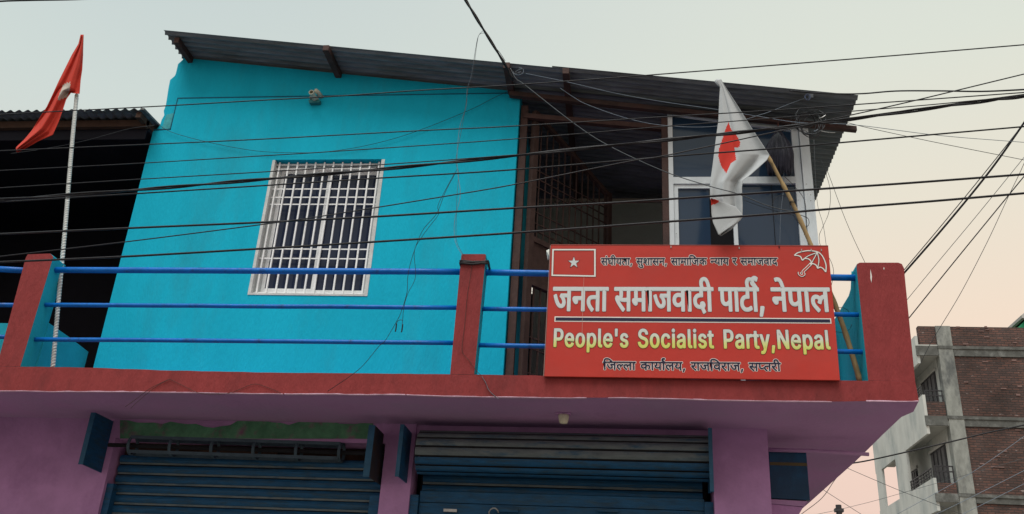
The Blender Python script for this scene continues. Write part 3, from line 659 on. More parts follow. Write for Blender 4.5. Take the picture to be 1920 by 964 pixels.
m = MB(); m.polyx([XZ(1444, 936, 6.0), XZ(1514, 940, 6.0), XZ(1508, 950, 6.0), XZ(1445, 944, 6.0)], 6.0, 6.12); m.mk('shelf', M_soffit, T)
m = MB(); m.polyx([XZ(1445, 945, 6.01), XZ(1506, 951, 6.01), XZ(1492, 975, 6.01), XZ(1446, 975, 6.01)], 6.01, 6.13); m.mk('lower_box', M_purple, T)
T = MB().tube([P(1441, 843, Y=5.97), P(1530, 846, Y=5.97), P(1629, 852, Y=5.97)], .012, 10).mk('soffit_pipe', M_soffit, None, label='thin mauve painted pipe sticking out under the balcony corner', cat='pipe', smooth=True)
# wall filler behind the board, between pier and soffit
m = MB(); p1 = Pg(1437, 812); 
bx('side_wall', M_purple, B, eEnd-.12, eEnd-.002, yg(eEnd, .201), 9.0, 0, SZ)

# ================================================================ neighbour on the left
Nb = thing('neighbour_house', 'dark open fronted upper room under a wavy tin roof left of the cyan wall', 'building', (-5, 7, 3.1))
ny0 = P(265, 205, Z=5.385).y; nz = 5.385
v = []; f = []; x0n, x1n = -6.6, P(268, 206, Y=ny0).x; pitch = .074; K = int((x1n-x0n)/pitch*8)
for s_ in (0, 1):
    for i in range(K+1):
        x = x0n+(x1n-x0n)*i/K; a = .010*math.sin(2*math.pi*(x-x0n)/pitch)
        v += [(x, ny0, nz+a+s_*.0015), (x, 9.6, nz+.25+a+s_*.0015)]
Mn = 2*(K+1)
for i in range(K): a = 2*i; f += [(a, a+1, a+3, a+2), (Mn+a, Mn+a+2, Mn+a+3, Mn+a+1), (a, a+2, Mn+a+2, Mn+a)]
mk('roof_sheet', v, f, M_tin, Nb, label='wavy edged tin roof sheet')
mk('edge_flashing', [(x1n-.02, ny0-.004, nz+.012), (x1n+.012, ny0-.004, nz+.008), (x1n+.012, 9.6, nz+.27), (x1n-.02, 9.6, nz+.275), (x1n-.02, ny0-.004, nz-.004), (x1n+.012, ny0-.004, nz-.008), (x1n+.012, 9.6, nz+.25), (x1n-.02, 9.6, nz+.255)], [(0, 1, 2, 3), (4, 5, 6, 7), (0, 1, 5, 4), (1, 2, 6, 5), (0, 3, 7, 4)], M_tin, Nb)
zb0 = P(150, 232, Y=ny0+.12).z
bx('eave_board', M_nbeam, Nb, x0n, x1n-.02, ny0+.12, ny0+.16, zb0-.03, zb0+.03)
bx('side_rafter', M_nbeam, Nb, x1n-.06, x1n-.02, ny0+.02, 6.6, nz-.06, nz-.012)
bx('fascia_sheet', M_nroom, Nb, x0n, x1n-.03, ny0+.165, ny0+.17, zb0-.12, zb0+.07)  # blackened to merge with the unlit room behind
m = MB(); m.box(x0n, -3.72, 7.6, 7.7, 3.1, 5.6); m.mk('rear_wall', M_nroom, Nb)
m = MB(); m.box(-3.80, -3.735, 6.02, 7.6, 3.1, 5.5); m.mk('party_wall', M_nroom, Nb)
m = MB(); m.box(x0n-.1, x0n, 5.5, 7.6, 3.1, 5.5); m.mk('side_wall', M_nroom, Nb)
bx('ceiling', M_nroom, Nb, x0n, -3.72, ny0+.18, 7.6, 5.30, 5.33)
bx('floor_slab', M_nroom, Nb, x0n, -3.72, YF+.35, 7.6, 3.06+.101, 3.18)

GLYPHS = {
 'sa': (388, '337,316 337,0 291,0 291,153 257,146 218,144 167,148 122,159 96,145 112,125 131,105 151,84 173,63 195,43 218,24 187,-7 127,50 76,104 42,147 26,175 23,195 32,216 38,221 48,225 60,226 85,219 104,201 111,209 117,218 120,229 125,263 122,294 115,316 0,316 0,357 397,357 397,316|212,185 253,187 291,195 291,316 161,316 168,294 171,263 166,221 150,191 170,188 191,186'),
 'gha': (339, '348,316 288,316 288,0 242,0 242,95 202,76 187,71 169,69 149,68 121,70 97,78 77,91 62,108 52,129 49,153 55,184 74,210 59,218 47,229 37,241 30,255 26,270 24,285 30,316 0,316 0,357 348,357|96,155 98,140 103,128 112,119 124,113 138,109 153,108 172,109 190,114 205,120 219,129 231,139 242,149 242,316 83,316 76,307 72,296 71,284 72,271 76,260 83,251 92,244 103,239 115,237 151,241 177,240 173,199 165,200 140,199 124,195 112,188 103,180 98,168'),
 'ya': (333, '342,357 342,316 282,316 282,0 235,0 235,103 197,84 181,80 164,77 145,76 113,80 85,91 62,111 43,136 30,167 22,203 43,208 61,215 75,224 84,234 90,247 92,262 85,292 71,316 0,316 0,357|74,173 82,156 92,141 103,131 116,123 131,118 149,117 167,118 184,122 199,129 212,137 225,147 235,157 235,316 121,316 130,297 136,276 138,256 131,219 109,191'),
 'ta': (327, '276,316 276,0 230,0 230,188 167,188 115,185 86,172 79,163 74,151 72,136 75,118 82,99 94,82 110,64 131,44 156,23 125,-7 76,39 62,54 49,71 39,87 32,103 27,121 26,139 27,152 29,164 34,175 53,202 65,210 79,217 94,223 111,226 132,228 156,229 230,229 230,316 0,316 0,357 335,357 335,316'),
 'sha': (391, '70,109 58,110 46,113 36,119 29,126 24,136 23,146 24,157 28,165 33,172 60,180 81,176 110,159 128,166 144,178 157,192 167,210 173,231 175,254 173,274 168,292 158,306 146,316 131,323 114,325 88,317 79,296 85,278 107,261 119,257 136,254 155,253 145,213 113,217 85,226 65,240 50,257 41,276 38,297 40,315 47,331 58,345 74,355 94,361 117,363 135,362 152,357 168,351 182,341 195,329 206,314 214,296 219,276 221,253 218,227 212,202 201,179 186,159 167,141 146,127 163,112 180,95 196,77 238,25 201,-1 182,25 164,48 148,67 132,84 117,99 103,111|339,316 339,0 293,0 293,316 242,316 242,357 399,357 399,316'),
 'na': (319, '0,357 327,357 327,316 268,316 268,0 221,0 221,171 117,171 117,140 109,116 88,108 79,109 69,113 59,120 32,149 26,161 22,172 21,183 29,204 35,208 45,211 56,212 221,212 221,316 0,316'),
 'ma': (343, '292,316 292,0 246,0 246,144 119,144 119,122 118,111 115,102 111,95 91,87 68,94 46,112 29,136 22,160 30,177 57,184 72,184 72,316 0,316 0,357 352,357 352,316|246,316 119,316 119,184 246,184'),
 'ja': (426, '375,316 375,0 329,0 329,213 250,213 217,214 230,202 241,189 250,174 257,159 262,142 263,125 262,109 258,94 251,81 243,70 232,61 220,55 207,50 193,47 178,46 158,48 139,54 120,63 102,78 84,97 67,121 51,151 34,188 18,230 59,245 76,198 95,158 114,128 133,106 154,92 176,88 187,89 197,92 206,98 212,106 216,117 218,130 216,147 210,163 200,178 188,192 173,205 157,217 173,253 329,253 329,316 0,316 0,357 435,357 435,316'),
 'ka': (438, '446,316 260,316 260,200 279,216 302,226 327,229 350,227 371,218 388,205 401,187 409,164 411,137 410,119 407,100 403,81 396,61 386,41 374,22 333,46 341,59 349,73 356,88 361,104 364,121 365,136 364,152 360,166 354,176 346,184 335,188 323,190 302,185 281,171 260,148 260,0 213,0 213,100 179,78 165,72 148,69 130,68 112,69 95,73 79,79 64,87 51,98 41,112 33,127 28,146 26,167 30,195 41,220 58,240 81,254 109,264 140,267 170,265 195,261 191,219 168,223 143,225 123,223 105,218 91,210 81,198 75,184 73,168 75,149 81,134 90,123 103,115 116,110 131,108 147,109 162,113 176,120 213,149 213,316 0,316 0,357 446,357'),
 'ra': (235, '227,24 196,-7 132,50 79,104 43,147 27,175 23,195 32,216 38,221 48,225 60,226 85,219 104,200 117,209 129,218 137,229 142,241 146,255 147,269 144,295 137,316 0,316 0,357 244,357 244,316 184,316 189,302 192,284 193,263 192,243 187,225 180,210 171,196 159,183 146,173 131,163 114,154 96,146 114,126 134,105 156,84 179,64 203,43'),
 'va': (319, '328,316 268,316 268,0 222,0 222,95 186,76 171,72 153,69 134,68 114,69 95,73 79,80 64,89 51,100 40,113 33,129 28,146 26,164 30,194 41,220 59,240 84,255 113,264 146,267 165,266 187,264 203,261 200,219 176,223 149,225 127,223 108,218 93,209 82,197 75,182 73,165 75,147 81,133 91,122 104,114 119,109 135,108 154,109 171,114 186,121 222,149 222,316 0,316 0,357 328,357'),
 'da': (299, '237,-33 214,6 196,42 182,40 165,39 116,45 101,50 85,57 72,65 59,75 48,87 39,101 32,117 28,136 26,156 27,172 30,187 35,200 59,230 72,240 88,249 105,254 124,259 145,261 167,262 169,316 0,316 0,357 307,357 307,316 216,316 216,221 188,221 134,217 99,204 80,182 72,150 75,132 83,114 95,100 113,89 136,83 165,80 179,81 176,101 177,113 181,123 188,130 214,138 229,136 242,132 252,124 259,114 263,104 265,93 264,82 261,72 256,65 235,49 252,21 276,-14'),
 'pa': (326, '275,316 275,0 229,0 229,110 192,91 179,87 163,85 146,84 131,85 117,87 104,92 74,111 65,122 58,135 52,148 48,163 46,183 45,206 45,316 0,316 0,357 335,357 335,316|229,316 92,316 92,212 94,175 99,152 109,138 120,131 134,126 151,125 166,126 181,130 194,136 229,161'),
 'Ta': (289, '298,316 213,316 213,200 182,200 136,196 104,183 87,167 76,146 72,123 74,106 78,91 85,78 94,67 105,58 118,51 132,46 147,43 163,43 182,43 200,46 215,50 261,70 277,27 223,8 204,3 184,1 164,0 139,2 115,7 93,15 74,26 57,41 44,58 34,78 28,101 26,126 29,150 35,171 46,189 60,205 78,218 97,228 119,235 142,240 165,241 167,316 0,316 0,357 298,357'),
 'la': (389, '0,316 0,357 398,357 398,316 338,316 338,0 292,0 292,204 256,198 246,192 237,183 228,173 220,159 212,141 204,119 160,133 165,150 172,166 179,180 151,196 120,203 106,201 94,197 85,190 78,180 74,168 72,156 74,141 78,127 85,114 94,101 106,87 121,73 177,23 146,-7 86,48 69,65 54,83 42,101 33,119 28,138 26,158 27,177 32,194 40,208 50,219 62,229 75,236 89,241 103,244 117,245 133,244 149,241 163,236 177,230 191,222 203,213 227,230 255,241 287,245 292,316'),
 'aa': (149, '98,316 98,0 51,0 51,316 0,316 0,357 157,357 157,316'),
 'ii': (149, '-106,353 -121,392 -126,430 -124,453 -116,474 -102,491 -84,504 -61,512 -35,515 -14,513 6,507 22,498 37,485 50,468 62,447 73,422 84,391 94,357 157,357 157,316 98,316 98,0 51,0 51,316 0,316 0,357 50,357 39,393 28,423 16,445 3,461 -13,471 -33,474 -47,472 -59,468 -68,460 -74,449 -79,436 -80,421 -74,386 -60,353'),
 'i': (149, '51,316 0,316 0,357 46,357 35,384 30,416 34,443 45,468 64,488 88,503 118,512 153,515 204,510 253,495 296,471 336,438 373,399 404,353 356,353 296,419 230,460 163,473 138,471 117,466 100,456 87,444 79,428 77,410 82,380 95,357 157,357 157,316 98,316 98,0 51,0'),
 'comma': (154, '26,-74 43,-2 55,67 110,67 114,60 93,-6 65,-74'),
 'dot': (0, '-107,443 -97,467 -75,477 -53,467 -43,443 -53,420 -75,410 -97,420'),
 'u': (0, '-143,-7 -122,0 -100,5 -78,6 -52,4 -29,-4 -12,-16 2,-32 10,-52 12,-74 9,-96 0,-115 -14,-132 -34,-144 -60,-151 -90,-154 -126,-151 -158,-142 -187,-128 -213,-108 -238,-84 -262,-57 -227,-33 -212,-50 -198,-65 -184,-78 -171,-89 -156,-98 -141,-104 -126,-109 -108,-112 -90,-113 -57,-108 -36,-93 -30,-70 -31,-59 -36,-49 -44,-42 -53,-37 -64,-34 -76,-33 -103,-36 -128,-45'),
 'e': (0, '-97,353 -105,381 -113,405 -121,425 -129,440 -138,453 -147,462 -157,468 -169,472 -181,473 -204,470 -221,465 -235,507 -220,511 -202,514 -183,515 -163,513 -145,508 -129,500 -115,488 -101,471 -88,450 -77,424 -65,391 -54,353'),
}
LATIN = {
 "'": (206, '78,318 70,509 136,509 128,318'),
 ',': (188, '38,-119 68,71 137,71 84,-119'),
 'N': (523, '60,0 60,509 136,509 343,183 363,151 388,107 414,55 405,54 401,108 399,157 399,195 399,509 463,509 463,0 387,0 202,290 177,331 148,381 108,452 119,454 122,384 124,328 125,291 125,0'),
 'P': (445, '60,0 60,509 235,509 272,506 305,499 332,487 356,472 375,452 390,430 400,405 407,377 409,348 407,319 400,291 390,265 375,243 356,223 332,207 305,195 272,188 235,186 125,186 125,0|125,242 233,242 257,244 279,249 297,256 312,266 324,279 333,294 339,310 343,328 344,348 343,367 339,385 333,402 324,416 312,429 297,439 279,446 257,451 232,452 125,452'),
 'S': (447, '224,-9 189,-7 156,-1 128,9 103,23 81,40 64,60 51,83 42,109 38,137 104,137 108,118 114,102 123,88 135,76 150,66 166,59 184,53 204,50 224,49 246,50 267,54 286,60 303,69 318,79 329,92 338,106 344,122 346,139 344,154 339,168 332,179 322,188 310,197 296,205 245,222 184,239 145,252 112,269 86,289 67,313 56,341 52,372 54,400 62,425 75,448 92,467 113,484 138,498 165,508 195,514 227,516 259,514 289,507 316,498 340,484 361,468 377,449 390,427 398,403 401,378 337,378 332,401 320,422 302,437 280,449 254,456 225,459 204,457 185,454 167,448 152,440 139,430 129,418 121,405 117,391 115,376 117,360 122,345 131,334 142,324 155,315 169,308 212,293 264,279 312,264 328,256 344,248 359,238 372,226 384,213 395,198 402,180 407,160 408,139 406,112 399,86 386,64 370,43 348,25 323,11 294,0 260,-7'),
 'a': (389, '160,-9 137,-7 115,-2 94,5 76,15 60,29 48,45 38,63 32,85 30,108 32,128 36,146 43,161 53,173 64,184 78,193 92,200 108,206 125,211 178,220 234,227 265,235 276,255 275,272 272,285 267,297 260,307 251,315 240,322 227,327 212,330 196,331 179,330 163,327 149,322 118,301 100,274 41,291 51,312 64,331 79,346 95,358 114,368 133,375 153,380 174,383 194,384 239,379 255,375 271,369 286,360 300,350 312,336 322,320 330,301 335,278 337,251 337,0 277,0 277,52 252,25 242,16 229,8 215,1 199,-4 180,-7|170,45 192,47 211,51 228,59 242,68 254,80 263,93 270,107 274,123 276,138 276,190 259,182 231,176 200,171 175,168 134,159 122,154 112,147 103,139 97,130 93,118 92,105 93,93 96,82 102,72 109,64 119,57 130,52 142,48 156,46'),
 'c': (396, '207,-8 175,-6 144,3 117,16 93,35 72,58 56,85 44,116 37,150 34,187 37,225 44,260 56,291 72,318 93,341 117,360 144,373 175,382 207,384 225,384 243,381 260,377 276,372 291,364 305,356 318,346 330,335 340,322 349,308 356,293 362,277 303,262 290,289 270,311 242,325 207,330 184,328 163,321 145,310 130,296 118,278 108,258 102,236 98,212 96,187 98,163 102,139 108,117 118,98 130,80 145,66 163,55 184,49 207,46 243,52 271,66 292,89 304,117 363,102 357,86 350,70 341,56 331,43 319,32 306,21 292,13 277,5 261,-1 244,-5 226,-7'),
 'e': (404, '212,-8 177,-6 145,3 117,16 93,35 72,58 56,85 44,115 36,150 34,187 36,224 44,259 55,290 71,317 91,341 115,359 142,373 173,382 205,384 226,383 246,380 266,374 285,366 303,355 319,341 334,324 347,304 357,282 365,256 370,226 371,194 371,169 75,169 75,221 338,221 310,202 308,226 304,249 298,269 289,286 277,302 263,314 246,323 227,328 205,330 184,328 164,323 146,313 131,301 119,286 109,270 102,251 97,231 96,211 96,178 98,151 102,127 110,106 121,88 135,73 151,61 169,53 190,48 212,46 227,47 241,49 254,53 265,58 276,65 285,73 294,82 300,93 306,105 365,91 358,72 348,55 335,39 320,26 302,14 283,4 261,-3 237,-7'),
 'i': (167, '53,0 53,379 114,379 114,0|84,443 73,444 63,448 54,455 47,463 43,473 41,483 43,494 47,504 54,512 63,518 73,522 84,524 95,522 105,518 114,512 121,504 125,494 126,483 125,473 121,463 114,455 105,448 95,444'),
 'l': (189, '139,-2 113,0 90,8 74,20 62,37 55,59 53,84 53,509 114,509 114,99 114,83 117,71 120,62 126,57 135,53 146,52 160,53 170,54 181,3 162,-1'),
 'o': (415, '207,-8 175,-6 144,3 117,16 93,35 72,58 56,85 44,116 37,150 34,187 37,225 44,260 56,291 72,318 93,341 117,360 144,373 175,382 207,384 240,382 271,373 299,360 322,341 343,318 359,291 371,260 379,225 381,187 379,150 371,116 359,85 343,58 322,35 299,16 271,3 240,-6|207,46 231,49 252,55 270,66 285,80 298,98 307,117 314,139 318,163 319,187 318,212 314,236 307,258 298,278 285,296 270,310 252,321 231,328 207,330 184,328 163,321 145,310 130,296 118,278 108,258 102,236 98,212 96,187 98,163 102,139 108,117 118,98 130,80 145,66 163,55 184,49'),
 'p': (424, '53,-143 53,379 112,379 112,319 137,346 146,355 158,365 171,373 187,379 207,383 229,384 259,382 288,374 313,361 335,343 355,319 370,293 381,262 388,227 390,189 388,151 381,115 370,84 355,57 335,34 313,16 288,3 260,-6 229,-8 208,-7 189,-3 173,4 159,12 147,21 138,31 118,59 114,-143|220,47 242,49 262,55 279,66 294,79 306,97 316,117 323,139 327,164 328,189 327,215 323,239 316,261 307,281 294,298 280,311 263,322 242,328 220,330 198,328 178,322 161,312 147,299 134,282 125,263 118,241 114,216 113,189 114,163 118,137 125,115 135,95 147,78 162,65 179,55 199,49'),
 'r': (259, '53,0 53,379 112,379 112,321 124,339 137,354 152,367 171,377 191,383 213,385 229,384 243,384 243,322 230,324 207,326 190,325 174,321 159,315 146,306 135,296 126,284 119,270 115,254 114,237 114,0'),
 's': (365, '182,-8 157,-7 133,-3 112,3 93,12 76,24 62,38 50,54 41,73 36,94 94,107 101,88 111,72 124,60 140,52 160,47 181,45 206,47 227,53 244,62 257,74 265,88 268,103 266,115 262,126 254,136 243,144 229,150 212,155 149,170 118,180 92,193 72,208 58,227 50,249 47,274 49,295 55,314 65,332 79,347 96,360 115,370 137,378 161,383 187,384 212,383 234,379 254,372 271,364 286,352 299,339 309,324 318,308 324,290 268,277 262,291 254,304 243,316 228,325 210,331 187,333 166,331 147,325 131,317 119,306 111,292 109,277 110,264 115,253 124,243 136,235 152,228 172,223 229,209 261,200 287,187 306,171 320,153 328,131 331,107 329,85 323,65 312,47 298,31 280,17 260,6 236,-2 210,-7'),
 't': (227, '204,379 204,327 6,327 6,379|65,471 126,471 126,98 127,83 131,70 136,61 144,55 156,51 170,50 185,51 202,54 213,2 192,-3 168,-4 138,-1 112,7 92,21 77,40 68,65 65,93'),
 'y': (389, '47,-139 61,-86 71,-87 104,-89 113,-86 122,-81 130,-74 138,-64 145,-51 151,-36 163,-1 17,379 84,379 165,155 187,87 206,21 184,21 202,87 224,155 305,379 371,379 204,-58 196,-77 187,-93 177,-107 165,-119 153,-128 139,-136 125,-141 108,-144 91,-145 65,-143'),
}

# ================================================================ signboard
YB = YF-.028
bl, br_, tr, tl = P(1020.5, 705.5, Y=YB), P(1575, 713, Y=YB), P(1553, 462, Y=YB), P(1033, 460, Y=YB)
X0, X1 = (bl.x+tl.x)/2, (br_.x+tr.x)/2
SB = thing('party_signboard', 'red printed signboard with silver Devanagari and English lettering on the balcony rails', 'signboard', ((X0+X1)/2, YB, bl.z))
m = MB(); m.hexa([(bl.x, YB, bl.z), (br_.x, YB, br_.z), (tr.x, YB, tr.z), (tl.x, YB, tl.z)], [(bl.x, YB+.018, bl.z), (br_.x, YB+.018, br_.z), (tr.x, YB+.018, tr.z), (tl.x, YB+.018, tl.z)])
m.mk('panel', M_board, SB, bevel=.001)
def edge_strip(a, b, t=.003):
    m = MB(); d = (b-a).normalized(); n_ = Vector((d.z, 0, -d.x))*t
    q = [a-n_, b-n_, b+n_, a+n_]
    m.hexa([(p.x, YB-.0015, p.z) for p in q], [(p.x, YB+.0175, p.z) for p in q]); return m
edge_strip(tl+Vector((0, 0, .0035)), tr+Vector((0, 0, .0035)), .0026).mk('frame_edge', mat('faded red edge', (.30, .07, .06), .6), SB)
edge_strip(bl-Vector((.0035, 0, 0)), tl-Vector((.0035, 0, 0)), .0016).mk('frame_edge', mat('pale edge', (.35, .22, .2), .6), SB)
for i, (px, py) in enumerate(((1258, 464), (1386, 466), (1461, 464), (1521, 470), (1540, 470), (1503, 470))):
    c = P(px, py, Y=YB-.003); MB().box(c.x-.0025, c.x+.0025, YB-.006, YB-.0003, c.z-.004, c.z+.010).mk('nail', M_dark if i == 2 else M_steel, SB)

def parse(g):
    a, s_ = GLYPHS[g]; return a, [[tuple(map(float, p.split(','))) for p in l.split()] for l in s_.split('|')]
def clipx(L, xc):
    """keep what lies left of xc, closing the cut pieces pair by pair up the cutting line"""
    out = []; chains = []
    for l in L:
        n_ = len(l); st = [i for i in range(n_) if l[i][0] > xc and l[(i+1) % n_][0] <= xc]
        if not st:
            if l[0][0] <= xc: out.append(l)
            continue
        for i in st:
            a, b = l[i], l[(i+1) % n_]; t = (xc-a[0])/(b[0]-a[0]); ch = [(xc, a[1]+t*(b[1]-a[1]))]; j = (i+1) % n_
            while l[j][0] <= xc: ch.append(l[j]); j = (j+1) % n_
            a, b = l[(j-1) % n_], l[j]; t = (xc-a[0])/(b[0]-a[0]); ch.append((xc, a[1]+t*(b[1]-a[1]))); chains.append(ch)
    ends = sorted([(c[0][1], i, 0) for i, c in enumerate(chains)]+[(c[-1][1], i, 1) for i, c in enumerate(chains)])
    mate = {}
    for a, b in zip(ends[::2], ends[1::2]): mate[a[1:]] = b[1:]; mate[b[1:]] = a[1:]
    used = set()
    for i in range(len(chains)):
        if i in used: continue
        loop = []; c = i
        while c not in used: used.add(c); loop += chains[c]; c = mate[(c, 1)][0]
        out.append(loop)
    return out
def shape(seq):
    """[(glyph loops placed in em units)] ; tokens: name, 'name/' = half form, 'reph' = hook over the last stem, ' ' = space"""
    pen = 0; out = []
    for tkn in seq:
        if tkn == ' ': pen += 215; continue
        if tkn == 'reph':
            # the r-hook that sits on the previous letter's stem
            pts = [(-40+60*math.cos(math.radians(a)), 440+62*math.sin(math.radians(a))) for a in range(-80, 200, 28)]
            cx = pen-95; inner = [(cx+95-62+p[0]*.0+52*math.cos(math.radians(a))-60, 432+52*math.sin(math.radians(a))) for a, p in zip(range(-85, 175, 20), [(0, 0)]*20)]
            outer = []
            base = [(cx+30, 357)]
            pl = [(cx+62, 345), (cx+5, 405), (cx-35, 440), (cx-18, 492), (cx+32, 510), (cx+78, 492)]
            q = smooth_pts([(x, 0, y) for x, y in pl], 4); wd = 27
            Lf = []; Rt = []
            for i, p in enumerate(q):
                d = (q[min(i+1, len(q)-1)]-q[max(i-1, 0)]).normalized(); nn = Vector((-d.z, 0, d.x))*wd; Lf.append(((p+nn).x, (p+nn).z)); Rt.append(((p-nn).x, (p-nn).z))
            loop = Lf+Rt[::-1]
            if sum(a[0]*b[1]-b[0]*a[1] for a, b in zip(loop, loop[1:]+loop[:1])) > 0: loop = loop[::-1]
            out.append([loop]); continue
        half = tkn.endswith('/'); g = tkn.rstrip('/')
        adv, L = parse(g)
        if half: xc = adv-101; L = clipx(L, xc); adv = xc
        out.append([[(x+pen, y) for x, y in l] for l in L]); pen += adv
    return pen-0, out
def bx_pt(u, z, dy=0): return (u, YB-dy, z)
def dilate(mb, loops, off, dy):
    """flat print a little fatter than its outline: a band round every contour"""
    k = 0
    for l in loops:
        n_ = len(l)
        for i in range(n_):
            a, b = l[i], l[(i+1) % n_]; d = math.hypot(b[0]-a[0], b[1]-a[1])
            if d < 1e-6: continue
            nx, nz = -(b[1]-a[1])/d*off, (b[0]-a[0])/d*off; y = YB-dy+(k % 7+1)*.00003
            mb.add([(a[0]+nx, y, a[1]+nz), (b[0]+nx, y, b[1]+nz), (b[0]-nx, y, b[1]-nz), (a[0]-nx, y, a[1]-nz)], [(0, 1, 2, 3)])
            y += .00001*(k % 3)+.00025
            mb.add([(a[0]+off*math.cos(q*math.pi/4+.39), y, a[1]+off*math.sin(q*math.pi/4+.39)) for q in range(8)], [tuple(range(8))]); k += 1
def area2(l): return sum(a[0]*b[1]-b[0]*a[1] for a, b in zip(l, l[1:]+l[:1]))
def fillmesh(mb, loops, y):
    """fill each outer contour with its own holes, so that contours that overlap stay solid"""
    big = max(loops, key=lambda l: abs(area2(l))); sg = area2(big) > 0
    outs = [l for l in loops if (area2(l) > 0) == sg]; holes = [l for l in loops if (area2(l) > 0) != sg]
    for k, o_ in enumerate(outs): fill1(mb, [o_]+[h_ for h_ in holes if inpoly(h_[0][0], h_[0][1], o_)], y-.00004*(k % 5))
def fill1(mb, loops, y):
    cu = bpy.data.curves.new('tmp', 'CURVE'); cu.dimensions = '2D'; cu.fill_mode = 'BOTH'; x0, z0 = loops[0][0]
    for l in loops:
        sp = cu.splines.new('POLY'); sp.points.add(len(l)-1); sp.use_cyclic_u = True
        for i, p in enumerate(l): sp.points[i].co = ((p[0]-x0)*100, (p[1]-z0)*100, 0, 1)
    o = bpy.data.objects.new('tmp', cu); C.objects.link(o); bpy.context.view_layer.update(); e = o.evaluated_get(bpy.context.evaluated_depsgraph_get()); me = e.to_mesh()
    mb.add([(x0+v_.co.x/100, y, z0+v_.co.y/100) for v_ in me.vertices], [tuple(p.vertices) for p in me.polygons])
    e.to_mesh_clear(); bpy.data.objects.remove(o); bpy.data.curves.remove(cu)
def lettering(name, words, m, off, dy, parent, label=None):
    for wd in words:
        mb = MB()
        for k, (loops, sx, sz, x0, z0, slope) in enumerate(wd):
            L = [[(x0+x*sx, z0+y*sz+slope*x*sx) for x, y in l] for l in loops]
            fillmesh(mb, L, YB-dy-(k % 4)*.00015-.0003); dilate(mb, L, off, dy)
        o = mb.mk(name, m, parent)
        if label: o['label'] = label.pop(0)
def deva(seq, pl, pr, hb, ht):
    """headline pixel ends pl, pr; hb = pixel y of baseline at the left; ht: body height follows"""
    total, gl = shape(seq); a = P(*pl, Y=YB); b = P(*pr, Y=YB); base = P(pl[0], hb, Y=YB)
    sx = (b.x-a.x)/total; sz = (a.z-base.z)/352.0; slope = (b.z-a.z)/(b.x-a.x)
    words = [[]]; gi = 0
    for t in seq:
        if t == ' ': words.append([])
        else: words[-1].append((gl[gi], sx, sz, a.x, base.z, slope)); gi += 1
    return words
W1 = ['sa', 'dot', 'gha', 'ii', 'ya', 'ta', 'aa', 'comma', ' ', 'sa', 'u', 'sha', 'aa', 'sa', 'na', 'comma', ' ', 'sa', 'aa', 'ma', 'aa', 'i', 'ja', 'ka', ' ', 'na/', 'ya', 'aa', 'ya', ' ', 'ra', ' ', 'sa', 'ma', 'aa', 'ja', 'va', 'aa', 'da']
W2 = ['ja', 'na', 'ta', 'aa', ' ', 'sa', 'ma', 'aa', 'ja', 'va', 'aa', 'da', 'ii', ' ', 'pa', 'aa', 'Ta', 'ii', 'reph', 'comma', ' ', 'na', 'e', 'pa', 'aa', 'la']
W4 = ['i', 'ja', 'la/', 'la', 'aa', ' ', 'ka', 'aa', 'ya', 'aa', 'reph', 'la', 'ya', 'comma', ' ', 'ra', 'aa', 'ja', 'i', 'va', 'ra', 'aa', 'ja', 'comma', ' ', 'sa', 'pa/', 'ta', 'ra', 'ii']
L1 = deva(W1, (1127, 484.5), (1457, 484), 497, 0); L4 = deva(W4, (1131, 678.5), (1463, 681), 693, 0)
# the big line is set word by word so that the gaps fall as printed
L2 = []
for words, xa_, xb_ in ((W2[:4], 1038.5, 1139.5), (W2[5:13], 1153, 1335.5), (W2[14:20], 1348, 1433), (W2[21:], 1446, 1553)):
    ya_ = 540+(xa_-1038)*.0025; L2 += deva(words, (xa_, ya_), (xb_, ya_+.3), ya_+42.5, 0)
Q = 'small navy word '
lettering('lettering_outline', L1, M_pwhite, .0044, .0008, SB)
lettering('lettering', L1, M_navy, .0010, .0024, SB, [Q+w for w in ('संघीयता,', 'सुशासन,', 'सामाजिक', 'न्याय', 'र', 'समाजवाद')])
lettering('lettering_outline', L2, M_maroon, .0064, .0008, SB)
lettering('lettering', L2, M_silver, .0050, .0024, SB, ['large silver word '+w for w in ('जनता', 'समाजवादी', 'पार्टी,', 'नेपाल')])
lettering('lettering_outline', L4, M_pwhite, .0045, .0008, SB)
lettering('lettering', L4, M_navy, .0014, .0024, SB, [Q+w for w in ('जिल्ला', 'कार्यालय,', 'राजविराज,', 'सप्तरी')])
